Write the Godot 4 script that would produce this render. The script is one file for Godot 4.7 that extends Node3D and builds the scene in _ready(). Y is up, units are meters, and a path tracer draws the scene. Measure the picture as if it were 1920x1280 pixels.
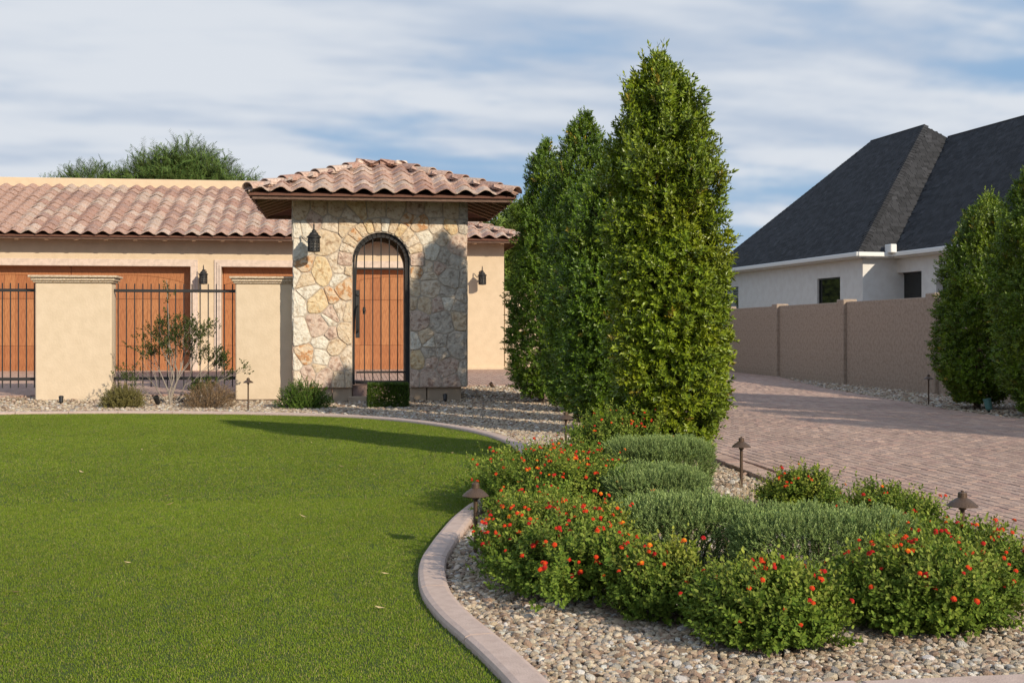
extends Node3D

# ---------------------------------------------------------------- mesh builder
class MB:
	var v := PackedVector3Array()
	var n := PackedVector3Array()
	var c := PackedColorArray()
	var col := Color.WHITE
	func tri(a: Vector3, b: Vector3, d: Vector3) -> void:      # anticlockwise seen from outside
		var k := (b - a).cross(d - a).normalized()
		v.append(a); v.append(d); v.append(b)
		n.append(k); n.append(k); n.append(k)
		c.append(col); c.append(col); c.append(col)
	func trin(a: Vector3, b: Vector3, d: Vector3, na: Vector3, nb: Vector3, nd: Vector3) -> void:
		v.append(a); v.append(d); v.append(b)
		n.append(na); n.append(nd); n.append(nb)
		c.append(col); c.append(col); c.append(col)
	func quad(a: Vector3, b: Vector3, d: Vector3, e: Vector3) -> void:
		tri(a, b, d); tri(a, d, e)
	func quadn(a: Vector3, b: Vector3, d: Vector3, e: Vector3, na: Vector3, nb: Vector3, nd: Vector3, ne: Vector3) -> void:
		trin(a, b, d, na, nb, nd); trin(a, d, e, na, nd, ne)
	func box(at: Vector3, size: Vector3, bev := 0.0, t := Transform3D.IDENTITY) -> void:
		var h := size * 0.5
		if bev <= 0.0:
			var p := []
			for i in 8:
				p.append(t * (at + Vector3(h.x if i & 1 else -h.x, h.y if i & 2 else -h.y, h.z if i & 4 else -h.z)))
			quad(p[4], p[5], p[7], p[6]); quad(p[1], p[0], p[2], p[3]); quad(p[5], p[1], p[3], p[7])
			quad(p[0], p[4], p[6], p[2]); quad(p[6], p[7], p[3], p[2]); quad(p[0], p[1], p[5], p[4])
			return
		bev = minf(bev, minf(h.x, minf(h.y, h.z)) * 0.9)
		var q := {}
		for i in 8:
			var s := Vector3(1 if i & 1 else -1, 1 if i & 2 else -1, 1 if i & 4 else -1)
			for ax in 3:
				var e := h
				for k in 3:
					if k != ax:
						e[k] -= bev
				q[i * 3 + ax] = t * (at + e * s)
		for ax in 3:
			var a1 := (ax + 1) % 3
			var a2 := (ax + 2) % 3
			for sg in 2:
				var b0: int = sg << ax
				var c0: Vector3 = q[b0 * 3 + ax]
				var c1: Vector3 = q[(b0 | (1 << a1)) * 3 + ax]
				var c2: Vector3 = q[(b0 | (1 << a1) | (1 << a2)) * 3 + ax]
				var c3: Vector3 = q[(b0 | (1 << a2)) * 3 + ax]
				if sg: quad(c0, c1, c2, c3)
				else: quad(c0, c3, c2, c1)
			for i in 4:                                        # edges along ax
				var s1 := i & 1
				var s2 := i >> 1
				var b: int = (s1 << a1) | (s2 << a2)
				var e0: Vector3 = q[b * 3 + a1]
				var e1: Vector3 = q[b * 3 + a2]
				var e2: Vector3 = q[(b | (1 << ax)) * 3 + a2]
				var e3: Vector3 = q[(b | (1 << ax)) * 3 + a1]
				if s1 == s2: quad(e0, e1, e2, e3) if s1 == 0 else quad(e0, e3, e2, e1)
				else: quad(e0, e3, e2, e1) if s1 == 0 else quad(e0, e1, e2, e3)
		for i in 8:
			var par := (i & 1) + ((i >> 1) & 1) + ((i >> 2) & 1)
			if par % 2 == 1: tri(q[i * 3], q[i * 3 + 1], q[i * 3 + 2])
			else: tri(q[i * 3], q[i * 3 + 2], q[i * 3 + 1])
	func tube(pts: Array, rads: Array, sides := 6, cap := true) -> void:
		var rings := []
		var up := Vector3.UP
		for i in pts.size():
			var d: Vector3 = (pts[mini(i + 1, pts.size() - 1)] - pts[maxi(i - 1, 0)]).normalized()
			if absf(d.dot(up)) > 0.95: up = Vector3.RIGHT if absf(d.x) < 0.9 else Vector3.FORWARD
			var s := d.cross(up).normalized()
			up = s.cross(d).normalized()
			var ring := []
			for k in sides:
				var a := TAU * k / sides
				ring.append([pts[i] + (s * cos(a) - up * sin(a)) * rads[i], s * cos(a) - up * sin(a)])
			rings.append(ring)
		for i in pts.size() - 1:
			for k in sides:
				var k2 := (k + 1) % sides
				var A = rings[i][k]; var B = rings[i][k2]; var C = rings[i + 1][k2]; var D = rings[i + 1][k]
				quadn(A[0], B[0], C[0], D[0], A[1], B[1], C[1], D[1])
		if cap:
			for k in range(1, sides - 1):
				tri(rings[0][0][0], rings[0][k + 1][0], rings[0][k][0])
				var e: int = pts.size() - 1
				tri(rings[e][0][0], rings[e][k][0], rings[e][k + 1][0])
	func lathe(prof: Array, sides := 20, at := Vector3.ZERO) -> void:   # prof: Vector2(radius, height), from the bottom up
		for i in prof.size() - 1:
			var p: Vector2 = prof[i]
			var q: Vector2 = prof[i + 1]
			if p.distance_to(q) < 0.00001: continue
			var sl := Vector2(q.y - p.y, p.x - q.x).normalized()
			for k in sides:
				var a := TAU * k / sides
				var b := TAU * (k + 1) / sides
				var da := Vector3(sin(a), 0, cos(a))
				var db := Vector3(sin(b), 0, cos(b))
				var na := da * sl.x + Vector3.UP * sl.y
				var nb := db * sl.x + Vector3.UP * sl.y
				quadn(at + da * p.x + Vector3.UP * p.y, at + db * p.x + Vector3.UP * p.y, at + db * q.x + Vector3.UP * q.y, at + da * q.x + Vector3.UP * q.y, na, nb, nb, na)
	func prism(poly: Array, y0: float, y1: float, t := Transform3D.IDENTITY) -> void:   # poly: Vector2 (x, y) anticlockwise, along z from y0 to y1
		var idx := Geometry2D.triangulate_polygon(PackedVector2Array(poly))
		for i in range(0, idx.size(), 3):
			var a: Vector2 = poly[idx[i]]
			var b: Vector2 = poly[idx[i + 1]]
			var d: Vector2 = poly[idx[i + 2]]
			if (b - a).cross(d - a) < 0:
				var e := b
				b = d
				d = e
			tri(t * Vector3(a.x, a.y, y1), t * Vector3(b.x, b.y, y1), t * Vector3(d.x, d.y, y1))
			tri(t * Vector3(a.x, a.y, y0), t * Vector3(d.x, d.y, y0), t * Vector3(b.x, b.y, y0))
		for i in poly.size():
			var a: Vector2 = poly[i]
			var b: Vector2 = poly[(i + 1) % poly.size()]
			quad(t * Vector3(a.x, a.y, y0), t * Vector3(b.x, b.y, y0), t * Vector3(b.x, b.y, y1), t * Vector3(a.x, a.y, y1))
	func done() -> ArrayMesh:
		var m := ArrayMesh.new()
		var st := SurfaceTool.new()
		var arr := []
		arr.resize(Mesh.ARRAY_MAX)
		arr[Mesh.ARRAY_VERTEX] = v
		arr[Mesh.ARRAY_NORMAL] = n
		arr[Mesh.ARRAY_COLOR] = c
		m.add_surface_from_arrays(Mesh.PRIMITIVE_TRIANGLES, arr)
		st.create_from(m, 0)
		st.index()
		return st.commit()

# ---------------------------------------------------------------- helpers
var M := {}
var rng := RandomNumberGenerator.new()
var taken := {}

func rr(a: float, b: float) -> float: return rng.randf_range(a, b)
func V(x: float, y: float, z: float) -> Vector3: return Vector3(x, y, z)
func T(x: float, y: float, z: float) -> Transform3D: return Transform3D(Basis.IDENTITY, Vector3(x, y, z))
func ss(a: float, b: float, x: float) -> float:
	var t := clampf((x - a) / (b - a), 0, 1)
	return t * t * (3 - 2 * t)

func numbered(nm: String) -> String:
	var k: int = taken.get(nm, 0)
	taken[nm] = k + 1
	return nm if k == 0 else "%s_%03d" % [nm, k]

func tag(o: Node, label: String, cat: String, group := "") -> void:
	o.set_meta("label", label)
	if cat: o.set_meta("category", cat)
	if group: o.set_meta("group", group)

func thing(nm: String, label: String, cat: String, at := Vector3.ZERO, turn := 0.0, group := "") -> Node3D:
	var o := Node3D.new()
	o.name = numbered(nm)
	add_child(o)
	o.position = at
	o.rotation.y = turn
	tag(o, label, cat, group)
	return o

func structure(nm: String, label: String, mesh: Mesh, m: Material) -> Node3D:
	var o: Node3D
	if mesh:
		var mi := MeshInstance3D.new()
		mi.mesh = mesh
		mi.material_override = m
		o = mi
	else:
		o = Node3D.new()
	o.name = numbered(nm)
	add_child(o)
	tag(o, label, nm.replace("_", " "))
	o.set_meta("kind", "structure")
	return o

func part(nm: String, mesh: Mesh, m: Material, parent: Node, t := Transform3D.IDENTITY, kind := "") -> MeshInstance3D:
	var o := MeshInstance3D.new()
	var key := str(parent.get_instance_id()) + nm
	var k: int = taken.get(key, 0)
	taken[key] = k + 1
	o.name = nm if k == 0 else "%s_%03d" % [nm, k]
	o.mesh = mesh
	o.material_override = m
	o.transform = t
	parent.add_child(o)
	if kind: o.set_meta("kind", kind)
	return o

func scatter(nm: String, mesh: Mesh, m: Material, parent: Node, xs: Array, cols: Array) -> MultiMeshInstance3D:
	var mm := MultiMesh.new()
	mm.transform_format = MultiMesh.TRANSFORM_3D
	mm.use_colors = true
	mm.mesh = mesh
	mm.instance_count = xs.size()
	for i in xs.size():
		mm.set_instance_transform(i, xs[i])
		mm.set_instance_color(i, cols[i])
	var o := MultiMeshInstance3D.new()
	var key := str(parent.get_instance_id()) + nm
	var k: int = taken.get(key, 0)
	taken[key] = k + 1
	o.name = nm if k == 0 else "%s_%03d" % [nm, k]
	o.multimesh = mm
	o.material_override = m
	parent.add_child(o)
	o.set_meta("kind", "stuff")
	return o

func bx(size: Vector3, bev := 0.0) -> ArrayMesh:
	var b := MB.new()
	b.box(Vector3.ZERO, size, bev)
	return b.done()

# ---------------------------------------------------------------- materials
func noise(sd: int, freq: float, oct := 4, type := FastNoiseLite.TYPE_SIMPLEX_SMOOTH) -> FastNoiseLite:
	var f := FastNoiseLite.new()
	f.seed = sd
	f.noise_type = type
	f.frequency = freq
	f.fractal_type = FastNoiseLite.FRACTAL_FBM
	f.fractal_octaves = oct
	f.fractal_lacunarity = 2.1
	f.fractal_gain = 0.55
	return f

func ramp_tex(f: FastNoiseLite, stops: Array, size := 512) -> NoiseTexture2D:   # stops: [offset, colour]
	var t := NoiseTexture2D.new()
	t.width = size
	t.height = size
	t.seamless = true
	t.noise = f
	var g := Gradient.new()
	var offs := PackedFloat32Array()
	var cs := PackedColorArray()
	for s in stops:
		offs.append(s[0])
		cs.append(s[1])
	g.offsets = offs
	g.colors = cs
	t.color_ramp = g
	return t

func grey_tex(f: FastNoiseLite, size := 512) -> NoiseTexture2D:
	return ramp_tex(f, [[0.0, Color.BLACK], [1.0, Color.WHITE]], size)

func lin(r: float, g: float, b: float) -> Color: return Color(r, g, b).linear_to_srgb()

func mat(nm: String, base: Color, rough := 0.9, tex: Texture2D = null, scale := Vector3.ONE, bump: Texture2D = null, bump_cm := 0.0, metal := 0.0, world := true) -> StandardMaterial3D:
	var m := StandardMaterial3D.new()
	m.resource_name = nm
	m.albedo_color = base
	m.roughness = rough
	m.metallic = metal
	m.uv1_triplanar = true
	m.uv1_world_triplanar = world
	m.uv1_triplanar_sharpness = 4.0
	m.uv1_scale = scale
	if tex: m.albedo_texture = tex
	if bump:
		m.heightmap_enabled = true
		m.heightmap_texture = bump
		m.heightmap_scale = bump_cm
	M[nm] = m
	return m

func leafmat(nm: String, base: Color, rough: float, back: float, spec := 0.5) -> void:
	var m := StandardMaterial3D.new()
	m.resource_name = nm
	m.albedo_color = base
	m.vertex_color_use_as_albedo = true
	m.roughness = rough
	m.metallic_specular = spec
	m.cull_mode = BaseMaterial3D.CULL_DISABLED
	m.backlight_enabled = true
	m.backlight = Color(back, back, back)
	M[nm] = m

func tinted(nm: String, of: String, k: Color) -> void:
	var m: StandardMaterial3D = M[of].duplicate()
	m.resource_name = nm
	m.albedo_color = k
	M[nm] = m

# the lie of the land: flat in front, the courtyard behind the gateway lies a little higher
func hy(x: float, z: float) -> float:
	var t := clampf((-22.9 - z) / 10.0, 0, 1)
	return (0.08 * ss(-22.3, -23.3, z) + 0.16 * t) * (1.0 - ss(5.4, 7.4, x))

func smooth_path(p: Array, step: float) -> Array:
	var cv := Curve2D.new()
	for i in p.size():
		var a: Vector2 = p[maxi(i - 1, 0)]
		var b: Vector2 = p[mini(i + 1, p.size() - 1)]
		var d := (b - a) / 6.0
		cv.add_point(p[i], -d, d)
	cv.bake_interval = step
	return Array(cv.get_baked_points())

func make_materials() -> void:
	var fine := grey_tex(noise(11, 0.05, 5))
	var pit := grey_tex(noise(12, 0.02, 6))
	var speck := grey_tex(noise(13, 0.12, 3))
	var cloudy := ramp_tex(noise(14, 0.012, 5), [[0.25, Color(0.93, 0.93, 0.93)], [0.5, Color(0.97, 0.97, 0.97)], [0.75, Color(1, 1, 1)]])
	var stucco_t := ramp_tex(noise(15, 0.01, 6), [[0.2, Color(0.965, 0.962, 0.955)], [0.5, Color(0.985, 0.983, 0.98)], [0.8, Color(1, 1, 1)]])
	mat("stucco", lin(0.70, 0.55, 0.385), 0.95, stucco_t, V(0.6, 0.6, 0.6), fine, 0.25)
	mat("pillar_stucco", lin(0.70, 0.565, 0.41), 0.95, stucco_t, V(0.7, 0.7, 0.7), fine, 0.2)
	mat("cap_stone", lin(0.68, 0.57, 0.44), 0.9, ramp_tex(noise(16, 0.03, 5), [[0.25, Color(0.8, 0.76, 0.7)], [0.5, Color(0.94, 0.92, 0.9)], [0.8, Color(1, 1, 1)]]), V(1.5, 1.5, 1.5), fine, 0.2)
	mat("trim", lin(0.70, 0.56, 0.47), 0.9, cloudy, V(1, 1, 1), fine, 0.1)
	mat("wall_tan", lin(0.42, 0.325, 0.25), 0.95, ramp_tex(noise(17, 0.02, 6), [[0.2, Color(0.87, 0.86, 0.85)], [0.5, Color(0.96, 0.955, 0.95)], [0.8, Color(1, 1, 1)]]), V(0.9, 0.9, 0.9), speck, 0.35)
	mat("white_stucco", lin(0.74, 0.72, 0.69), 0.95, ramp_tex(noise(18, 0.008, 5), [[0.2, Color(0.965, 0.96, 0.955)], [0.5, Color(0.985, 0.985, 0.98)], [0.8, Color(1, 1, 1)]]), V(0.6, 0.6, 0.6), speck, 0.3)
	mat("white_paint", lin(0.78, 0.77, 0.74), 0.6)
	mat("mortar", lin(0.55, 0.46, 0.37), 0.95, cloudy, V(2, 2, 2), speck, 0.5)
	mat("plinth", lin(0.46, 0.35, 0.25), 0.95, stucco_t, V(1, 1, 1), speck, 0.3)
	mat("step_brown", lin(0.30, 0.20, 0.17), 0.9, cloudy, V(2, 2, 2), speck, 0.3)
	# stones: every kind is mottled in its own way
	var st := {
		"w": [[0.15, Color(0.72, 0.65, 0.57)], [0.4, Color(0.85, 0.81, 0.74)], [0.7, Color(0.90, 0.87, 0.81)], [0.9, Color(0.80, 0.74, 0.66)]],
		"c": [[0.15, Color(0.70, 0.60, 0.50)], [0.42, Color(0.84, 0.77, 0.68)], [0.7, Color(0.89, 0.83, 0.75)], [0.92, Color(0.76, 0.65, 0.54)]],
		"t": [[0.15, Color(0.64, 0.53, 0.43)], [0.42, Color(0.82, 0.73, 0.61)], [0.7, Color(0.86, 0.79, 0.69)], [0.92, Color(0.72, 0.58, 0.46)]],
		"y": [[0.12, Color(0.70, 0.55, 0.40)], [0.4, Color(0.84, 0.74, 0.58)], [0.68, Color(0.88, 0.80, 0.66)], [0.92, Color(0.78, 0.60, 0.42)]],
		"o": [[0.14, Color(0.84, 0.76, 0.66)], [0.46, Color(0.84, 0.74, 0.62)], [0.57, Color(0.80, 0.63, 0.46)], [0.68, Color(0.72, 0.50, 0.33)], [0.86, Color(0.83, 0.73, 0.61)]],
		"p": [[0.15, Color(0.60, 0.49, 0.43)], [0.42, Color(0.79, 0.69, 0.62)], [0.66, Color(0.83, 0.75, 0.68)], [0.92, Color(0.70, 0.54, 0.45)]],
		"g": [[0.15, Color(0.56, 0.51, 0.46)], [0.42, Color(0.74, 0.69, 0.63)], [0.68, Color(0.81, 0.77, 0.71)], [0.92, Color(0.65, 0.57, 0.50)]],
	}
	var sd := 40
	for k in st:
		sd += 1
		var nf := noise(sd, 0.011, 5)
		nf.domain_warp_enabled = true
		nf.domain_warp_amplitude = 40.0
		nf.domain_warp_frequency = 0.01
		mat("stone_" + k, Color.WHITE, 0.92, ramp_tex(nf, st[k]), V(1.1, 1.1, 1.1), pit, 1.2)
	# roof tiles: a few firings
	var tile_t := ramp_tex(noise(60, 0.02, 5), [[0.15, Color(0.70, 0.64, 0.60)], [0.5, Color(0.93, 0.90, 0.88)], [0.75, Color(1, 1, 1)], [0.95, Color(1, 0.97, 0.92)]])
	var tc := [lin(0.54, 0.365, 0.295), lin(0.60, 0.435, 0.355), lin(0.48, 0.305, 0.245), lin(0.58, 0.46, 0.385), lin(0.43, 0.29, 0.245), lin(0.66, 0.52, 0.44)]
	for i in 6:
		mat("tile_%d" % i, tc[i], 0.9, tile_t, V(1.7, 1.7, 1.7), speck, 0.5)
	mat("fascia", lin(0.20, 0.12, 0.085), 0.8, ramp_tex(noise(61, 0.02, 5), [[0.2, Color(0.75, 0.73, 0.72)], [0.8, Color(1, 1, 1)]]), V(0.6, 4, 4), fine, 0.1)
	mat("rafter", lin(0.36, 0.22, 0.13), 0.85, cloudy, V(3, 3, 3), fine, 0.1)
	mat("soffit", lin(0.16, 0.07, 0.045), 0.85, cloudy, V(3, 3, 3), fine, 0.1)
	# planks: grain runs upright
	var grain := ramp_tex(noise(62, 0.02, 5), [[0.2, Color(0.80, 0.74, 0.70)], [0.5, Color(0.95, 0.93, 0.92)], [0.8, Color(1, 1, 1)]])
	var wc := [lin(0.47, 0.190, 0.070), lin(0.43, 0.165, 0.060), lin(0.50, 0.215, 0.082), lin(0.45, 0.178, 0.068)]
	for i in 4:
		mat("wood_%d" % i, wc[i], 0.6, grain, V(6, 0.35, 6), grey_tex(noise(63, 0.03, 4)) if i == 0 else M["wood_0"].heightmap_texture, 0.06)
	mat("iron", lin(0.014, 0.012, 0.011), 0.6, null, Vector3.ONE, speck, 0.05, 0.0)
	mat("iron_dark", lin(0.024, 0.023, 0.023), 0.55, null, Vector3.ONE, speck, 0.05, 0.0)
	mat("bronze", lin(0.15, 0.10, 0.07), 0.45, ramp_tex(noise(64, 0.03, 5), [[0.2, Color(0.6, 0.56, 0.52)], [0.6, Color(0.95, 0.93, 0.9)], [0.9, Color(1, 1, 1)]]), V(9, 9, 9), null, 0.0, 0.35)
	mat("lamp_glass", lin(0.13, 0.12, 0.105), 0.3)
	mat("black_plastic", lin(0.02, 0.019, 0.018), 0.4)
	mat("teal_plastic", lin(0.10, 0.22, 0.20), 0.5)
	mat("kerb", lin(0.56, 0.425, 0.36), 0.9, ramp_tex(noise(65, 0.015, 6), [[0.15, Color(0.93, 0.92, 0.915)], [0.5, Color(0.97, 0.968, 0.965)], [0.8, Color(1, 1, 1)]]), V(1.3, 1.3, 1.3), speck, 0.15)
	mat("dirt", lin(0.30, 0.225, 0.165), 1.0, ramp_tex(noise(66, 0.06, 5), [[0.2, Color(0.55, 0.5, 0.46)], [0.5, Color(0.85, 0.82, 0.8)], [0.8, Color(1, 1, 1)]]), V(1.2, 1.2, 1.2), speck, 1.5)
	mat("sand_bed", lin(0.17, 0.115, 0.085), 1.0, cloudy, V(3, 3, 3), speck, 0.4)
	mat("turf_base", lin(0.11, 0.165, 0.016), 1.0, ramp_tex(noise(67, 0.1, 4), [[0.2, Color(0.6, 0.6, 0.6)], [0.8, Color(1, 1, 1)]]), V(3, 3, 3), speck, 0.8)
	# driveway pavers
	var pt := ramp_tex(noise(68, 0.03, 5), [[0.15, Color(0.78, 0.75, 0.74)], [0.5, Color(0.94, 0.93, 0.92)], [0.8, Color(1, 1, 1)]])
	var pc := [lin(0.52, 0.36, 0.285), lin(0.49, 0.345, 0.275), lin(0.55, 0.39, 0.31), lin(0.49, 0.325, 0.265), lin(0.53, 0.38, 0.31), lin(0.46, 0.315, 0.255)]
	for i in 6:
		mat("paver_%d" % i, pc[i], 0.92, pt, V(2.3, 2.3, 2.3), speck, 0.25)
	mat("paver_field", Color.WHITE, 0.92, pt, V(2.3, 2.3, 2.3), speck, 0.25)
	M["paver_field"].vertex_color_use_as_albedo = true
	mat("pebble", Color.WHITE, 0.85, ramp_tex(noise(69, 0.05, 5), [[0.15, Color(0.68, 0.64, 0.6)], [0.5, Color(0.93, 0.92, 0.9)], [0.8, Color(1, 1, 1)]]), V(14, 14, 14), pit, 0.3)
	M["pebble"].vertex_color_use_as_albedo = true
	# asphalt shingles
	var sh := ramp_tex(noise(70, 0.05, 4), [[0.2, Color(0.6, 0.6, 0.6)], [0.5, Color(0.88, 0.88, 0.88)], [0.8, Color(1, 1, 1)]])
	mat("shingle", Color.WHITE, 0.95, sh, V(2, 2, 2), speck, 0.5)
	M["shingle"].vertex_color_use_as_albedo = true
	for i in 4:
		var g: float = [0.027, 0.034, 0.042, 0.052][i]
		mat("shingle_%d" % i, lin(g, g, g * 1.09), 0.95, sh, V(2, 2, 2), speck, 0.5)
	mat("shingle_deck", lin(0.03, 0.031, 0.034), 1.0, sh, V(2, 2, 2))
	mat("window_frame", lin(0.02, 0.02, 0.02), 0.4)
	mat("window_pane", lin(0.012, 0.014, 0.014), 0.04)
	# plants
	mat("bark", lin(0.22, 0.17, 0.13), 0.95, ramp_tex(noise(71, 0.02, 5), [[0.2, Color(0.55, 0.5, 0.47)], [0.8, Color(1, 1, 1)]]), V(8, 2, 8), fine, 0.6)
	mat("pale_bark", lin(0.34, 0.29, 0.24), 0.95, cloudy, V(8, 3, 8), fine, 0.3)
	leafmat("ficus_leaf", Color.WHITE, 0.40, 0.40, 0.5)
	leafmat("lantana_leaf", Color.WHITE, 0.7, 0.6, 0.35)
	leafmat("sage_leaf", Color.WHITE, 0.75, 0.25, 0.35)
	leafmat("flower", Color.WHITE, 0.7, 0.3, 0.3)
	leafmat("turf_blade", Color.WHITE, 0.65, 0.4, 0.3)
	leafmat("mesquite_leaf", Color.WHITE, 0.6, 0.6, 0.4)
	leafmat("dry_stem", Color.WHITE, 0.9, 0.2, 0.2)
	leafmat("dead_leaf", Color.WHITE, 0.8, 0.3, 0.3)

func make_sky() -> ImageTexture:
	var W := 2560
	var H := 1280
	var a := noise(7, 0.75, 7)
	var b := noise(21, 1.9, 5)
	var d := noise(33, 0.25, 3)
	var buf := PackedFloat32Array()
	buf.resize(W * H * 3)
	var low := Color(0.36, 0.33, 0.30)
	var k := 0
	for j in H:
		var th := PI * (j + 0.5) / H
		var y := cos(th)
		if y <= 0.0:
			for i in W:
				buf[k] = low.r; buf[k + 1] = low.g; buf[k + 2] = low.b
				k += 3
			continue
		var q := sin(th) / (y + 0.13)
		var t := pow(y, 0.5)
		var br := lerpf(0.46, 0.12, t); var bg := lerpf(0.66, 0.31, t); var bb := lerpf(0.84, 0.66, t)
		for i in W:
			var ph := TAU * ((i + 0.5) / W - 0.5)
			var px := sin(ph) * q
			var pz := -cos(ph) * q
			var wx := px * 0.60 + pz * 0.12
			var wz := pz * 0.85
			var n1 := a.get_noise_2d(wx, wz) + 0.75 * d.get_noise_2d(px, pz)
			var n2 := b.get_noise_2d(wx * 0.55 + wz * 0.12, wz * 1.15)
			var al := 0.08 + 0.86 * ss(-0.34, 0.20, n1 + 0.42 * n2 + 0.05)
			var wh := ss(-0.35, 0.45, n2 + 0.6 * n1)
			buf[k] = lerpf(br, lerpf(0.57, 0.84, wh), al)
			buf[k + 1] = lerpf(bg, lerpf(0.66, 0.88, wh), al)
			buf[k + 2] = lerpf(bb, lerpf(0.80, 0.94, wh), al)
			k += 3
	return ImageTexture.create_from_image(Image.create_from_data(W, H, false, Image.FORMAT_RGBF, buf.to_byte_array()))

var lawn_edge := []      # lawn side of the kerb, from the far left round to the front
var kerb_path := []
var lawn_poly := PackedVector2Array()
var bed_poly := PackedVector2Array()

func make_paths() -> void:
	var pts := [Vector2(-14, -17.6), Vector2(-10, -18.8), Vector2(-7.2, -19.6), Vector2(-5.3, -19.98), Vector2(-4.3, -20.02), Vector2(-2.9, -19.86), Vector2(-1.56, -19.45), Vector2(-0.73, -19.07), Vector2(0.0, -18.58),
		Vector2(0.69, -17.76), Vector2(1.22, -16.69), Vector2(1.56, -15.67), Vector2(1.77, -14.55), Vector2(1.83, -13.28), Vector2(1.72, -11.93), Vector2(1.46, -10.66), Vector2(1.17, -9.75), Vector2(0.95, -9.15),
		Vector2(0.73, -8.4), Vector2(0.57, -7.7), Vector2(0.47, -7.2), Vector2(0.405, -6.83), Vector2(0.365, -6.38), Vector2(0.36, -5.9), Vector2(0.405, -5.45), Vector2(0.47, -5.08), Vector2(0.525, -4.75), Vector2(0.58, -4.35), Vector2(0.66, -3.6), Vector2(0.8, -2.0), Vector2(1.0, 1.5)]
	lawn_edge = smooth_path(pts, 0.06)
	for p in lawn_edge: lawn_poly.append(p)
	lawn_poly.append(Vector2(1.0, 3.0)); lawn_poly.append(Vector2(-14, 3.0))
	for i in lawn_edge.size():
		var a: Vector2 = lawn_edge[maxi(i - 1, 0)]
		var b: Vector2 = lawn_edge[mini(i + 1, lawn_edge.size() - 1)]
		var d := (b - a).normalized()
		kerb_path.append([lawn_edge[i] + Vector2(d.y, -d.x) * 0.075, Vector2(d.y, -d.x)])

func drive_left(z: float) -> float: return 3.47 + 0.10 * sin(z * 0.55 + 1.4) * ss(-4, -9, z) + 0.12 * ss(-10, -14, z)
func drive_right(z: float) -> float:
	if z > -19.0: return 9.72
	if z > -26.0: return lerpf(9.72, 10.6, (-19.0 - z) / 7.0)
	return minf(lerpf(10.6, 12.2, (-26.0 - z) / 8.0), 12.0)

func make_ground() -> void:
	var xs := [-420.0, -120.0, -40.0]
	var x := -16.0
	while x <= 24.0:
		xs.append(x)
		x += 0.4
	xs.append_array([40.0, 120.0, 420.0])
	var zs := [420.0, 120.0, 30.0]
	var z := 6.0
	while z >= -62.0:
		zs.append(z)
		z -= 0.4
	zs.append_array([-90.0, -160.0, -420.0])
	var b := MB.new()
	for j in zs.size() - 1:
		for i in xs.size() - 1:
			var p := []
			for q in [[i, j], [i, j + 1], [i + 1, j + 1], [i + 1, j]]:
				p.append(V(xs[q[0]], hy(xs[q[0]], zs[q[1]]), zs[q[1]]))
			b.quad(p[0], p[3], p[2], p[1])
	structure("ground", "bare tan earth under the gravel beds", b.done(), M.dirt)
	# the lawn: a sheet, with the blades on it
	var idx := Geometry2D.triangulate_polygon(lawn_poly)
	b = MB.new()
	for i in range(0, idx.size(), 3):
		var q := [lawn_poly[idx[i]], lawn_poly[idx[i + 1]], lawn_poly[idx[i + 2]]]
		if (q[1] - q[0]).cross(q[2] - q[0]) > 0: q = [q[0], q[2], q[1]]
		b.tri(V(q[0].x, 0.010, q[0].y), V(q[1].x, 0.010, q[1].y), V(q[2].x, 0.010, q[2].y))
	structure("lawn", "green artificial turf lawn with a curved edge", b.done(), M.turf_base)
	make_grass()
	make_kerb()
	make_driveway()
	make_gravel()

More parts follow.
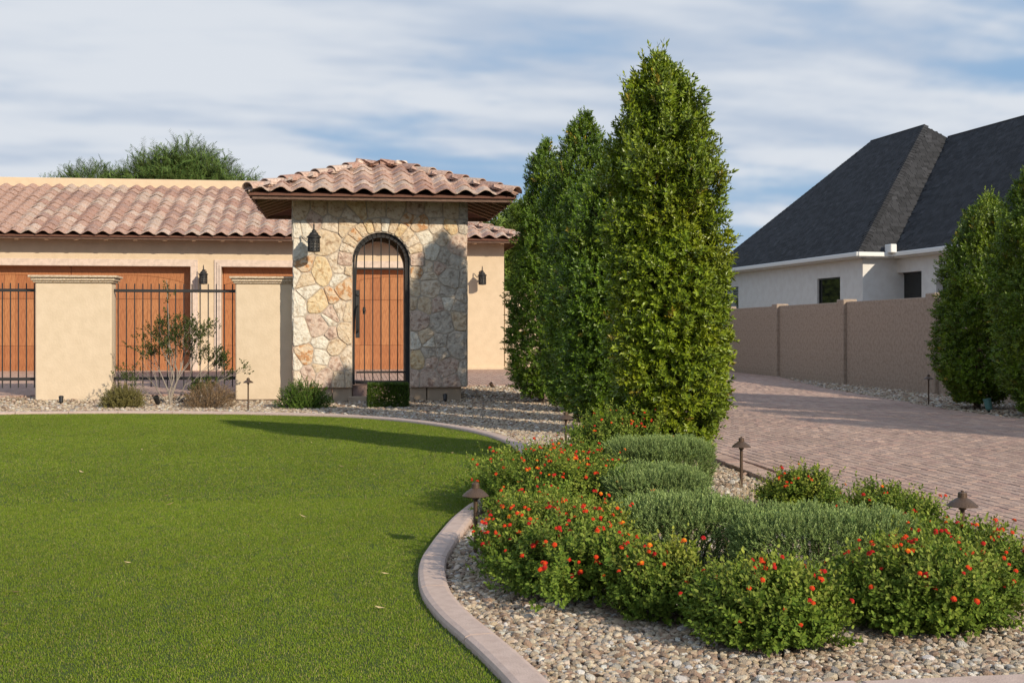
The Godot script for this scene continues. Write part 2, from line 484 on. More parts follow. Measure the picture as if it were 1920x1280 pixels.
func make_grass() -> void:
	rng.seed = 501
	var meshes := []
	for k in 3:
		var b := MB.new()
		for i in 110:
			var a := rr(0, TAU)
			var r := 0.085 * sqrt(rng.randf())
			var at := V(cos(a) * r, 0, sin(a) * r)
			var yaw := rr(0, TAU)
			var lean := rr(0.15, 0.95)
			var h := rr(0.008, 0.015)
			var w := rr(0.0009, 0.0016)
			var f := V(cos(yaw), 0, sin(yaw))
			var s := V(-sin(yaw), 0, cos(yaw)) * w
			var mid := at + f * h * lean * 0.3 + V(0, h * 0.62, 0)
			var tip := at + f * h * lean + V(0, h * (1.0 - 0.25 * lean), 0)
			var t := rng.randf()
			b.col = Color(0.13, 0.215, 0.012).lerp(Color(0.22, 0.285, 0.024), t)
			if rng.randf() < 0.13: b.col = Color(0.32, 0.29, 0.10)
			b.tri(at - s, at + s, mid + s * 0.8); b.tri(at - s, mid + s * 0.8, mid - s * 0.8)
			b.tri(mid - s * 0.8, mid + s * 0.8, tip)
		meshes.append(b.done())
	var xs := [[], [], []]
	var cs := [[], [], []]
	var patch := noise(77, 0.35, 3)
	for zone in 2:
		var st := 0.066 if zone == 0 else 0.105
		var z := -3.6 if zone == 0 else -9.6
		var z1 := -9.6 if zone == 0 else -20.2
		while z > z1:
			var x := -9.6 if zone else -4.6
			var xe := 2.0
			while x < xe:
				var p := Vector2(x + rr(-st, st) * 0.6, z + rr(-st, st) * 0.6)
				# stay on the lawn, and in the part that can be seen
				var d := p.x * 0.1336 - p.y * 0.991
				var r := p.x * 0.991 + p.y * 0.1336
				if absf(r) < 0.42 * d + 1.2 and Geometry2D.is_point_in_polygon(p, lawn_poly):
					var k := rng.randi() % 3
					var s := 1.0 if zone == 0 else 1.5
					var bs := Basis(Vector3.UP, rr(0, TAU)).scaled(V(s, rr(0.85, 1.15) * (1.0 if zone == 0 else 1.1), s))
					xs[k].append(Transform3D(bs, V(p.x, 0.008, p.y)))
					var g := 0.93 + 0.16 * patch.get_noise_2d(p.x, p.y) + rr(-0.06, 0.06)
					cs[k].append(Color(g * rr(0.96, 1.04), g, g))
				x += st
			z -= st
	var o := structure("grass", "short green turf blades covering the lawn", null, null)
	o.set_meta("kind", "stuff")
	for k in 3: scatter("blades", meshes[k], M.turf_blade, o, xs[k], cs[k])

func make_kerb() -> void:
	var o := structure("kerb", "pinkish concrete mow kerb curving between lawn and gravel", null, null)
	var i := 0
	rng.seed = 777
	while i < kerb_path.size() - 4:
		var n := mini(18 + rng.randi() % 3, kerb_path.size() - 1 - i)
		var b := MB.new()
		var prof := [Vector2(-0.073, -0.06), Vector2(-0.073, 0.028), Vector2(-0.066, 0.042), Vector2(-0.045, 0.050), Vector2(0.045, 0.050), Vector2(0.066, 0.042), Vector2(0.073, 0.028), Vector2(0.073, -0.06)]
		var rows := []
		for k in range(0, n + 1):
			var q = kerb_path[i + k]
			var c: Vector2 = q[0]
			var s: Vector2 = q[1]
			if k == 0 or k == n:
				var dd := Vector2(-s.y, s.x) * (0.005 if k == 0 else -0.005)
				c += dd
			var row := []
			for pp in prof:
				var g: Vector2 = c + s * pp.x
				row.append(V(g.x, pp.y + hy(g.x, g.y), g.y))
			rows.append(row)
		for k in n:
			for m in 7:
				b.quad(rows[k][m + 1], rows[k + 1][m + 1], rows[k + 1][m], rows[k][m])
		for m in range(1, 7):
			b.tri(rows[0][0], rows[0][m + 1], rows[0][m])
			b.tri(rows[n][0], rows[n][m], rows[n][m + 1])
		part("kerb_segment", b.done(), M.kerb, o)
		i += n
	# the same kerb along the front of the bed
	var x := 0.84
	while x < 3.3:
		var w := 0.98
		var t := Transform3D(Basis(Vector3.UP, 0.01), V(x + w * 0.5, -0.01, -4.105))
		part("kerb_segment", bx(V(w - 0.012, 0.12, 0.20), 0.012), M.kerb, o, t)
		x += w

func make_driveway() -> void:
	var b := MB.new()
	var z := 3.0
	while z > -44.0:
		var z2 := z - 0.5
		b.quad(V(drive_left(z), 0.006, z), V(drive_right(z), 0.006, z), V(drive_right(z2), 0.006, z2), V(drive_left(z2), 0.006, z2))
		z = z2
	var o := structure("driveway", "pinkish brown paved driveway running past the trees", null, null)
	part("sand_bed", b.done(), M.sand_bed, o)
	var mesh := bx(V(0.090, 0.05, 0.1965), 0.005)
	var border := bx(V(0.196, 0.05, 0.094), 0.005)
	rng.seed = 303
	var tones := [Color(0.52, 0.36, 0.285), Color(0.49, 0.345, 0.275), Color(0.55, 0.39, 0.31), Color(0.49, 0.325, 0.265), Color(0.53, 0.38, 0.31), Color(0.46, 0.315, 0.255)]
	var near := []
	var stain := noise(91, 0.5, 3)
	var far := []
	z = 1.0
	while z > -43.0:                                     # the border course, laid across
		var t := Transform3D(Basis(Vector3.UP, rr(-0.02, 0.02)), V(drive_left(z) + 0.10, 0.024 + rr(-0.002, 0.002), z))
		near.append([t, 1])
		z -= 0.098
	var row := 0
	var x := 3.30
	while x < 12.2:
		z = 1.0 - (0.1 if row % 2 else 0.0)
		while z > -43.0:
			if x > drive_left(z) + 0.25 and x < drive_right(z) - 0.06:
				var d := x * 0.1336 - z * 0.991
				var r := x * 0.991 + z * 0.1336
				if absf(r) < d * 0.42 + 2.5:
					var t := Transform3D(Basis(Vector3.UP, rr(-0.015, 0.015)) * Basis(Vector3.RIGHT, rr(-0.006, 0.006)), V(x + rr(-0.001, 0.001), 0.024 + rr(-0.0025, 0.0025), z))
					near.append([t, 0])
			z -= 0.2
		x += 0.098
		row += 1
	# the 300 that show largest stay parts, the rest is one mass
	for q in near:
		var p: Vector3 = q[0].origin
		var d := p.x * 0.1336 - p.z * 0.991
		var r := p.x * 0.991 + p.z * 0.1336
		var u := r / maxf(d, 0.1)
		var vv := (1.3 - 0.05) / maxf(d, 0.1)
		var seen := d > 1.0 and u < 0.43 and vv < 0.20 and u > 0.14 + 0.0 * vv
		q.append(d if seen else 1000.0 + d)
	near.sort_custom(func(a, c): return a[2] < c[2])
	var fx := [[], []]
	var fc := [[], []]
	for i in near.size():
		var q = near[i]
		var k := rng.randi() % 6
		if i < 300:
			part("paver", border if q[1] else mesh, M["paver_%d" % k], o, q[0])
		else:
			fx[q[1]].append(q[0])
			var pq: Vector3 = q[0].origin
			fc[q[1]].append(tones[k] * (rr(0.94, 1.06) + 0.16 * stain.get_noise_2d(pq.x, pq.z)))
	scatter("paver_field", mesh, M.paver_field, o, fx[0], fc[0])
	scatter("paver_field", border, M.paver_field, o, fx[1], fc[1])
	# the courtyard behind the fence and the gateway, same pavers, rising to the garage
	b = MB.new()
	var yard := structure("courtyard", "paved courtyard sloping up to the garage doors", null, null)
	z = -23.45
	while z > -33.4:
		var z2 := z - 0.35
		var x2 := -12.0
		while x2 < 6.4:
			if not (x2 > 1.9 and z > -25.7):
				b.quad(V(x2, hy(x2, z) + 0.006, z), V(x2 + 0.4, hy(x2 + 0.4, z) + 0.006, z), V(x2 + 0.4, hy(x2 + 0.4, z2) + 0.006, z2), V(x2, hy(x2, z2) + 0.006, z2))
			x2 += 0.4
		z = z2
	part("sand_bed", b.done(), M.sand_bed, yard)
	var yx := []
	var yc := []
	x = -10.5
	row = 0
	while x < 5.9:
		z = -23.5 - (0.1 if row % 2 else 0.0)
		while z > -33.2:
			if not (x > 2.0 and z > -25.85):
				var sl := atan2(0.16, 10.0)
				yx.append(Transform3D(Basis(Vector3.RIGHT, sl * (1.0 - ss(5.4, 7.4, x))) * Basis(Vector3.UP, rr(-0.015, 0.015)), V(x, hy(x, z) + 0.022 + rr(-0.002, 0.002), z)))
				yc.append(tones[rng.randi() % 6] * rr(0.94, 1.06))
			z -= 0.2
		x += 0.098
		row += 1
	scatter("paver_field", mesh, M.paver_field, yard, yx, yc)

func rock(sd: int, flat: float) -> ArrayMesh:
	rng.seed = sd
	var s := SphereMesh.new()
	s.radial_segments = 9
	s.rings = 5
	s.radius = 0.5
	s.height = 1.0
	var arr := s.get_mesh_arrays()
	var vv: PackedVector3Array = arr[Mesh.ARRAY_VERTEX]
	var ix: PackedInt32Array = arr[Mesh.ARRAY_INDEX]
	var planes := []
	for k in 9:
		var d := V(rr(-1, 1), rr(-1, 1), rr(-1, 1)).normalized()
		planes.append([d, rr(0.28, 0.42)])
	for i in vv.size():
		var p := vv[i]
		for pl in planes:
			var e: float = p.dot(pl[0]) - pl[1]
			if e > 0: p -= pl[0] * e
		vv[i] = V(p.x * 1.15, p.y * flat, p.z)
	var b := MB.new()
	for i in range(0, ix.size(), 3):
		var p := vv[ix[i]]; var q := vv[ix[i + 2]]; var r := vv[ix[i + 1]]
		if p.distance_squared_to(q) > 1e-9 and q.distance_squared_to(r) > 1e-9 and p.distance_squared_to(r) > 1e-9: b.tri(p, q, r)
	return b.done()

func pebble_tone() -> Color:
	var t := rng.randf()
	var c: Color
	if t < 0.34: c = Color(0.53, 0.42, 0.31)
	elif t < 0.60: c = Color(0.66, 0.56, 0.44)
	elif t < 0.72: c = Color(0.31, 0.225, 0.165)
	elif t < 0.83: c = Color(0.42, 0.29, 0.21)
	elif t < 0.91: c = Color(0.37, 0.34, 0.31)
	else: c = Color(0.76, 0.72, 0.66)
	var k := rr(0.8, 1.12)
	return Color(c.r * k, c.g * k * rr(0.97, 1.03), c.b * k * rr(0.95, 1.05))

func in_bed(x: float, z: float) -> bool:
	if x > drive_left(z) - 0.02 and z > -23.0: return false
	if z > -4.19 and x > 0.8: return false
	if x > -0.9 and x < 2.15 and z < -22.64: return false                 # under the gateway
	if z < -22.75 and x < -0.9 and x > -2.2: return false
	if z < -23.4 and x <= 2.15: return false
	if z < -25.85: return false
	for k in range(0, kerb_path.size(), 3):
		var c: Vector2 = kerb_path[k][0]
		if absf(c.x - x) < 0.12 and absf(c.y - z) < 0.12:
			var e := Vector2(x, z) - c
			if absf(e.dot(kerb_path[k][1])) < 0.078: return false
	return not Geometry2D.is_point_in_polygon(Vector2(x, z), lawn_poly)

func make_gravel() -> void:
	var rocks := []
	for k in 5: rocks.append(rock(900 + k, [0.55, 0.7, 0.6, 0.8, 0.5][k]))
	rng.seed = 42
	var xs := [[], [], [], [], []]
	var cs := [[], [], [], [], []]
	var zones := [   # x0, x1, z0, z1, step, size
		[0.3, 3.7, -4.0, -9.0, 0.0205, 0.031], [0.3, 3.8, -9.0, -15.0, 0.028, 0.035], [0.3, 3.8, -15.0, -19.0, 0.038, 0.042],
		[-9.2, 3.9, -18.6, -23.4, 0.050, 0.050], [2.1, 5.4, -23.4, -25.9, 0.055, 0.054]]
	for q in zones:
		var z: float = q[2]
		while z > q[3]:
			var x: float = q[0]
			while x < q[1]:
				var px: float = x + rr(-0.6, 0.6) * q[4]
				var pz: float = z + rr(-0.6, 0.6) * q[4]
				if in_bed(px, pz):
					pebble(xs, cs, px, pz, q[5])
				x += q[4]
			z -= q[4]
	var o := structure("gravel", "tan and brown river gravel filling the planting bed", null, null)
	o.set_meta("kind", "stuff")
	for k in 5: scatter("pebbles", rocks[k], M.pebble, o, xs[k], cs[k])
	# the strip along the boundary wall
	xs = [[], [], [], [], []]
	cs = [[], [], [], [], []]
	var z := -14.0
	while z > -34.0:
		var x := drive_right(z) + 0.02
		while x < 12.05:
			var d := x * 0.1336 - z * 0.991
			if x * 0.991 + z * 0.1336 < d * 0.43:
				pebble(xs, cs, x + rr(-0.03, 0.03), z + rr(-0.03, 0.03), 0.058)
			x += 0.062
		z -= 0.062
	o = structure("gravel", "pale gravel strip between driveway and boundary wall", null, null)
	o.set_meta("kind", "stuff")
	for k in 5: scatter("pebbles", rocks[k], M.pebble, o, xs[k], cs[k])

func pebble(xs: Array, cs: Array, x: float, z: float, size: float) -> void:
	var k := rng.randi() % 5
	var s := size * rr(0.6, 1.35)
	if rng.randf() < 0.06: s *= 1.35
	var bs := Basis.from_euler(V(rr(-0.45, 0.45), rr(0, TAU), rr(-0.45, 0.45))).scaled_local(V(s, s, s * rr(0.75, 1.1)))
	xs[k].append(Transform3D(bs, V(x, hy(x, z) + s * rr(0.12, 0.34), z)))
	cs[k].append(pebble_tone())

func W(o: Node3D) -> Transform3D: return Transform3D(Basis.IDENTITY, -o.position)

# ---- clay tiles
var tile_meshes := []
var hip_mesh: ArrayMesh

func tile_profile(x: float) -> float: return 0.084 * pow(0.5 + 0.5 * cos(TAU * x / 0.365), 0.85)

func make_tile_meshes() -> void:
	for k in 2:
		var b := MB.new()
		var N := 10
		var th := 0.022
		var L := 0.47
		var wob: float = [0.0, 0.004][k]
		for i in N:
			var xa := -0.19 + 0.38 * i / N
			var xb := -0.19 + 0.38 * (i + 1) / N
			var ya := tile_profile(xa) + wob * sin(xa * 40.0)
			var yb := tile_profile(xb) + wob * sin(xb * 40.0)
			var na := V(tile_profile(xa - 0.004) - tile_profile(xa + 0.004), 0.008, 0).normalized()
			var nb := V(tile_profile(xb - 0.004) - tile_profile(xb + 0.004), 0.008, 0).normalized()
			var lip := 0.006
			b.quadn(V(xa, ya + th, -lip), V(xb, yb + th, -lip), V(xb, yb + th, -L), V(xa, ya + th, -L), na, nb, nb, na)
			b.quadn(V(xa, ya + th, -lip), V(xa, ya + th - lip, 0), V(xb, yb + th - lip, 0), V(xb, yb + th, -lip), (na + V(0, 0, 1)).normalized(), V(0, 0, 1), V(0, 0, 1), (nb + V(0, 0, 1)).normalized())
			b.quad(V(xa, ya, 0), V(xb, yb, 0), V(xb, yb + th - lip, 0), V(xa, ya + th - lip, 0))
			b.quad(V(xa, ya, -L), V(xb, yb, -L), V(xb, yb, 0), V(xa, ya, 0))
		tile_meshes.append(b.done())
	var b := MB.new()
	var N := 9
	for i in N:
		var a0 := PI * i / N
		var a1 := PI * (i + 1) / N
		var r0 := 0.150
		var r1 := 0.122
		var th := 0.016
		var p := func(a: float, r: float, z: float) -> Vector3: return V(-cos(a) * r, sin(a) * r * 0.85 - 0.02, z)
		var na := V(-cos(a0), sin(a0), 0)
		var nb := V(-cos(a1), sin(a1), 0)
		b.quadn(p.call(a0, r0, 0), p.call(a1, r0, 0), p.call(a1, r1, -0.50), p.call(a0, r1, -0.50), na, nb, nb, na)
		b.quad(p.call(a0, r0 - th, 0), p.call(a1, r0 - th, 0), p.call(a1, r0, 0), p.call(a0, r0, 0))
		b.quad(p.call(a0, r1 - th, -0.50), p.call(a1, r1 - th, -0.50), p.call(a1, r0 - th, 0), p.call(a0, r0 - th, 0))
	hip_mesh = b.done()

# tiles of one slope: e0 left end of the eave, ax along it (to the viewer's right), inn horizontally uphill
func slope_tiles(e0: Vector3, ax: Vector3, inn: Vector3, length: float, run: float, k: float, hip_l: bool, hip_r: bool) -> Array:
	var out := []
	var up := (inn + Vector3.UP * k).normalized()
	var nrm := ax.cross(up).normalized() * 1.0
	if nrm.y < 0: nrm = -nrm
	var c := inn.dot(up)
	var j := 0
	while true:
		var h := j * 0.375 * c
		if h > run - 0.10: break
		var n := int(round(length / 0.365))
		for i in n:
			var x := (i + 0.5) * length / n
			if hip_l and x < h + 0.02: continue
			if hip_r and x > length - h - 0.02: continue
			var bs := Basis(ax, nrm, ax.cross(nrm))
			bs = bs * Basis(Vector3.RIGHT, -0.07 + rr(-0.014, 0.014)) * Basis(Vector3.UP, rr(-0.025, 0.025))
			var at := e0 + ax * (x + rr(-0.004, 0.004)) + up * (j * 0.375 - 0.05 + rr(-0.014, 0.014)) + nrm * (0.040 + rr(-0.003, 0.006))
			out.append([Transform3D(bs, at), h, x])
		j += 1
	return out

func hip_tiles(parent: Node, a: Vector3, b: Vector3, n: int, over := 0.0) -> void:
	var d := (b - a) / n
	var z := -d.normalized()
	var x := Vector3.UP.cross(z).normalized()
	var y := z.cross(x)
	for i in n:
		var bs := Basis(x, y, z) * Basis(Vector3.RIGHT, -0.06 + rr(-0.02, 0.02)) * Basis(Vector3.UP, rr(-0.03, 0.03))
		part("hip_tile", hip_mesh, M["tile_%d" % (rng.randi() % 6)], parent, Transform3D(bs, a + d * (i - 0.05) + y * (0.092 + over)))

func tiles_as_parts(parent: Node, rows: Array) -> void:
	for q in rows:
		part("roof_tile", tile_meshes[rng.randi() % 2], M["tile_%d" % (rng.randi() % 6)], parent, q[0])

func tiles_as_field(parent: Node, rows: Array) -> void:
	var xs := []
	var cs := []
	for q in rows:
		xs.append(q[0])
		var g := rr(0.8, 1.15)
		cs.append(Color(g, g, g))
	if xs.size(): scatter("roof_tile_field", tile_meshes[0], M.tile_0, parent, xs, cs)

# ---- the gateway
func round_out(poly: PackedVector2Array, n: int, gap: float) -> Array:
	var off := Geometry2D.offset_polygon(poly, -gap, Geometry2D.JOIN_MITER)
	if off.is_empty(): return []
	var best: PackedVector2Array = off[0]
	var per := 0.0
	for i in best.size(): per += best[i].distance_to(best[(i + 1) % best.size()])
	var pts := []
	var at := per / n * rng.randf()
	var acc := 0.0
	var i := 0
	while pts.size() < n and i < best.size() * 2:
		var a := best[i % best.size()]
		var b := best[(i + 1) % best.size()]
		var l := a.distance_to(b)
		while at < acc + l and pts.size() < n:
			pts.append(a.lerp(b, (at - acc) / l))
			at += per / n
		acc += l
		i += 1
	var out := []
	for m in pts.size():
		out.append(pts[m] * 0.80 + (pts[(m + 1) % pts.size()] + pts[(m - 1 + pts.size()) % pts.size()]) * 0.10)
	var area := 0.0
	for m in out.size(): area += out[m].cross(out[(m + 1) % out.size()])
	if area < 0: out.reverse()
	return out

func stone_mesh(poly: PackedVector2Array, thick: float, gap := 0.003) -> ArrayMesh:
	var o := round_out(poly, 20, gap)
	if o.size() < 6: return null
	var c := Vector2.ZERO
	for p in o: c += p / o.size()
	var rings := []
	for rg in [[0.0, -0.05, 0.0], [0.004, 0.55, 0.003], [0.013, 0.95, 0.004], [-0.5, 1.12, 0.006]]:
		var ring := []
		for p in o:
			var d: Vector2 = c - p
			var q: Vector2 = p + d * 0.5 if rg[0] < 0 else p + d.normalized() * minf(rg[0] * rr(0.6, 1.5), d.length() * 0.4)
			ring.append(V(q.x, q.y, thick * rg[1] + rr(-1, 1) * rg[2]))
		rings.append(ring)
	var b := MB.new()
	var n := o.size()
	for k in 3:
		for i in n:
			b.quad(rings[k][i], rings[k][(i + 1) % n], rings[k + 1][(i + 1) % n], rings[k + 1][i])
	var top := V(c.x, c.y, thick * 1.15 + rr(-0.004, 0.008))
	for i in n: b.tri(rings[3][i], rings[3][(i + 1) % n], top)
	return b.done()

func cells(seeds: Array, lo: Vector2, hi: Vector2, wt := []) -> Array:
	var out := []
	for i in seeds.size():
		var poly := PackedVector2Array([lo, Vector2(hi.x, lo.y), hi, Vector2(lo.x, hi.y)])
		for j in seeds.size():
			if i == j: continue
			var d: Vector2 = seeds[j] - seeds[i]
			if d.length() > 1.3: continue
			var sh: float = 0.5 if wt.is_empty() else 0.5 + (wt[i] - wt[j]) / (2.0 * d.length_squared())
			var m: Vector2 = seeds[i] + d * clampf(sh, 0.12, 0.88)
			var nx := PackedVector2Array()
			for k in poly.size():
				var a := poly[k]
				var b := poly[(k + 1) % poly.size()]
				var da := (a - m).dot(d)
				var db := (b - m).dot(d)
				if da <= 0: nx.append(a)
				if (da < 0 and db > 0) or (da > 0 and db < 0): nx.append(a.lerp(b, da / (da - db)))
			poly = nx
			if poly.size() < 3: break
		out.append(poly)
	return out

func arch(cx: float, cy: float, r: float, n: int, a0 := 0.0, a1 := PI) -> Array:
	var o := []
	for i in n + 1:
		var a := lerpf(a0, a1, float(i) / n)
		o.append(Vector2(cx + cos(a) * r, cy + sin(a) * r))
	return o

func make_gateway() -> void:
	rng.seed = 88
	var o := thing("stone_gateway", "small stone gateway with tiled hip roof and arched iron gate", "gateway", V(0.6, 0, -22.6))
	var b := MB.new()
	var zf := -0.03
	b.box(V(-1.03, 2.0, (zf - 0.45) * 0.5), V(1.06, 3.44, 0.45 + zf)); b.box(V(1.07, 2.0, (zf - 0.45) * 0.5), V(1.04, 3.44, 0.45 + zf))
	var hd := [Vector2(0.55, 3.72), Vector2(-0.5, 3.72)]
	var ar := arch(0.025, 2.6, 0.525, 18)
	ar.reverse()
	hd.append_array(ar)
	b.prism(hd, -0.45, zf)
	b.box(V(-1.375, 2.0, -1.40), V(0.35, 3.44, 1.9)); b.box(V(1.415, 2.0, -1.40), V(0.35, 3.44, 1.9))
	b.box(V(-1.03, 2.0, -2.5), V(1.06, 3.44, 0.3)); b.box(V(1.07, 2.0, -2.5), V(1.04, 3.44, 0.3))
	b.prism(hd, -2.65, -2.35)
	var core := part("wall", b.done(), M.mortar, o)
	b = MB.new()
	b.box(V(0.025, 3.78, -1.35), V(3.1, 0.1, 2.6))
	part("ceiling", b.done(), M.soffit, o)
	# plinth blocks, the step
	for q in [[-1.47, -0.87], [-0.86, -0.505], [0.555, 0.86], [0.87, 1.51]]:
		part("plinth_block", bx(V(q[1] - q[0] - 0.006, 0.40, 0.36), 0.008), M.plinth, o, T((q[0] + q[1]) * 0.5, 0.085, -0.27 + rr(-0.01, 0.01)))
	part("step", bx(V(1.05, 0.36, 2.45), 0.012), M.step_brown, o, T(0.025, 0.13, -1.37))
	part("step", bx(V(1.20, 0.16, 0.22), 0.012), M.plinth, o, T(0.025, 0.04, -0.05))
	# the stones of the front, each where it lies
	var S := {
		"w": [-152, 317, -136, 320, -151, 280, -152, 231, -74, 224, -129, 203, -150, 182, -146, 130, -94, 154, -103, 110, -153, 74, -108, 83, 82, 307, 94, 276, 123, 185, 62, 112, 94, 107],
		"t": [-145, 349, -99, 297, -61, 327, -108, 351, -134, 223, -60, 247, -58, 167, -63, 128, -82, 102, -112, 61, -75, 41, -59, 42, 63, 208, 60, 183, 82, 180, 145, 156, 83, 120, -79, 353, -7, 360, 32, 359, 135, 353],
		"p": [-118, 334, -89, 162, -113, 141, -90, 125, -78, 73, -128, 52, -102, 45, 146, 290, 110, 248, 107, 180, 69, 153, 98, 75, 123, 64, 60, 44, 92, 42, 131, 44, 62, 356],
		"c": [-90, 328, -75, 250, -72, 170, -59, 81, -149, 42, 103, 325, 116, 308, 87, 249, 90, 231, 92, 210, 101, 352, -55, 344],
		"o": [-137, 248, -63, 209, -87, 194, -135, 86, 76, 328, 69, 243, 57, 342],
		"y": [-105, 238, -113, 185, 130, 324, 67, 79, -43, 356],
		"g": [155, 327, 118, 267, 136, 259, 130, 229, 154, 228, 123, 204, 155, 194, 147, 176, 115, 149, 111, 109, 141, 104, 93, 92, 114, 91, 157, 55, 157, 352],
	}
	var BIG := [[-1.05, 2.38], [-1.13, 1.85], [-1.45, 1.30], [-1.13, 1.41], [1.15, 1.49], [1.41, 1.04], [1.30, 2.29], [0.92, 2.10], [1.23, 0.64], [0.92, 0.42], [-1.02, 0.45], [-0.63, 2.09], [1.46, 2.90], [-0.99, 2.97], [0.69, 1.53]]
	var seeds := []
	var kinds := []
	for k in S:
		for i in range(0, S[k].size(), 2):
			seeds.append(Vector2(S[k][i], S[k][i + 1]) * 0.01)
			kinds.append(k)
	# the big stones push the small ones aside
	var wt := []
	for p in seeds: wt.append(rr(-0.006, 0.008))
	for q in BIG:
		var best := 0
		for i in seeds.size():
			if seeds[i].distance_squared_to(Vector2(q[0], q[1])) < seeds[best].distance_squared_to(Vector2(q[0], q[1])): best = i
		wt[best] = 0.018
	var hole := PackedVector2Array([Vector2(-0.503, 0.0), Vector2(0.553, 0.0), Vector2(0.553, 2.50), Vector2(0.83, 2.50)])
	for p in arch(0.025, 2.6, 0.80, 20): hole.append(p)
	hole.append(Vector2(-0.78, 2.50)); hole.append(Vector2(-0.503, 2.50))
	var cl := cells(seeds, Vector2(-1.575, 0.27), Vector2(1.61, 3.74), wt)
	for i in cl.size():
		var left: Array = Geometry2D.clip_polygons(cl[i], hole)
		for pl in left:
			if Geometry2D.is_polygon_clockwise(pl) or pl.size() < 3: continue
			var ar2 := 0.0
			for m in pl.size(): ar2 += pl[m].cross(pl[(m + 1) % pl.size()]) * 0.5
			if absf(ar2) < 0.0015: continue
			var me := stone_mesh(pl, rr(0.022, 0.040))
			if me: part("stone", me, M["stone_" + kinds[i]], core, T(0, 0, zf - 0.013))
	var vk := ["p", "t", "c", "t", "y", "t", "w", "t", "y", "t", "o", "t", "c", "p"]
	for i in 14:
		var a0 := PI * i / 14.0
		var a1 := PI * (i + 1) / 14.0
		var pl := PackedVector2Array()
		for k in 4: pl.append(Vector2(0.025, 2.6) + Vector2(cos(lerpf(a0, a1, k / 3.0)), sin(lerpf(a0, a1, k / 3.0))) * 0.795)
		if i == 13: pl.append(Vector2(-0.77, 2.505)); 
		if i == 13: pl.append(Vector2(-0.503, 2.505))
		for k in 4: pl.append(Vector2(0.025, 2.6) + Vector2(cos(lerpf(a1, a0, k / 3.0)), sin(lerpf(a1, a0, k / 3.0))) * 0.53)
		if i == 0:
			pl.append(Vector2(0.553, 2.505)); pl.append(Vector2(0.82, 2.505))
		var me := stone_mesh(pl, rr(0.034, 0.042), 0.0015)
		if me: part("arch_stone", me, M["stone_" + vk[i]], core, T(0, 0, zf - 0.013))
	# side walls, the same masonry
	for sd in [-1, 1]:
		var sx := []
		for i in 46: sx.append(Vector2(rr(0.05, 2.6), rr(0.3, 3.7)))
		var cs := cells(sx, Vector2(0.03, 0.27), Vector2(2.62, 3.74))
		for i in cs.size():
			if cs[i].size() < 3: continue
			var me := stone_mesh(cs[i], rr(0.03, 0.045))
			if me == null: continue
			var tr := Transform3D(Basis(Vector3.UP, PI * 0.5), V(1.585, 0, 0)) if sd == 1 else Transform3D(Basis(Vector3.UP, -PI * 0.5), V(-1.545, 0, -2.65))
			part("stone", me, M["stone_" + ["w", "c", "t", "g", "p", "g"][rng.randi() % 6]], core, tr)
	# roof: hips on all four sides
	var k := 0.354
	var ye := 3.735
	var x0 := -1.70; var x1 := 3.02
	var z0 := -21.93; var z1 := -25.92
	var run := (z0 - z1) * 0.5
	var yr := ye + run * k
	var A := V(x0, ye, z0); var B := V(x1, ye, z0); var C := V(x1, ye, z1); var D := V(x0, ye, z1)
	var P := V(x0 + run, yr, (z0 + z1) * 0.5); var Q := V(x1 - run, yr, (z0 + z1) * 0.5)
	b = MB.new()
	var dn := V(0, -0.035, 0)
	b.quad(A, B, Q, P); b.tri(B, C, Q); b.quad(C, D, P, Q); b.tri(D, A, P)
	b.quad(B + dn, A + dn, P + dn, Q + dn); b.tri(C + dn, B + dn, Q + dn); b.quad(D + dn, C + dn, Q + dn, P + dn); b.tri(A + dn, D + dn, P + dn)
	b.quad(A + dn, B + dn, B, A); b.quad(B + dn, C + dn, C, B); b.quad(C + dn, D + dn, D, C); b.quad(D + dn, A + dn, A, D)
	var roof := part("roof", b.done(), M.soffit, o, W(o))
	tiles_as_parts(roof, slope_tiles(A, Vector3.RIGHT, Vector3.FORWARD, x1 - x0, run, k, true, true))
	tiles_as_parts(roof, slope_tiles(D, Vector3.BACK, Vector3.RIGHT, z0 - z1, run, k, true, true))
	tiles_as_parts(roof, slope_tiles(B, Vector3.FORWARD, Vector3.LEFT, z0 - z1, run, k, true, true))
	tiles_as_field(roof, slope_tiles(C, Vector3.LEFT, Vector3.BACK, x1 - x0, run, k, true, true))
	hip_tiles(roof, A, P, 7); hip_tiles(roof, B, Q, 7); hip_tiles(roof, C, Q, 7); hip_tiles(roof, D, P, 7)
	hip_tiles(roof, P + V(-0.1, 0.02, 0), Q + V(0.1, 0.02, 0), 2)
	b = MB.new()
	b.box(V(0, 0, 0), V(0.26, 0.10, 0.20), 0.03)
	for q in [P, Q]: part("mortar_dab", b.done(), M.trim, roof, Transform3D(Basis(Vector3.UP, 0.4), q + V(0, 0.13, 0.03)))
	# eaves: fascia boards, soffit boards, rafter tails
	for q in [[A, B], [B, C], [C, D], [D, A]]:
		var mid: Vector3 = (q[0] + q[1]) * 0.5
		var al: Vector3 = (q[1] - q[0])
		var inw := Vector3.UP.cross(al).normalized()
		var bs := Basis(al.normalized(), Vector3.UP, al.normalized().cross(Vector3.UP))
		part("fascia", bx(V(al.length() - 0.10, 0.11, 0.035), 0.004), M.fascia, roof, Transform3D(bs, mid + inw * 0.06 + V(0, -0.045, 0)))
		var n := int(al.length() / 0.78)
		for i in n + 1:
			var at: Vector3 = q[0] + al.normalized() * lerpf(0.78, al.length() - 0.78, float(i) / n)
			var tl := Transform3D(bs * Basis(Vector3.RIGHT, atan(k)), at + inw * 0.37 + V(0, 0.37 * k - 0.095, 0))
			part("rafter_tail", bx(V(0.085, 0.105, 0.62), 0.006), M.rafter, roof, tl)
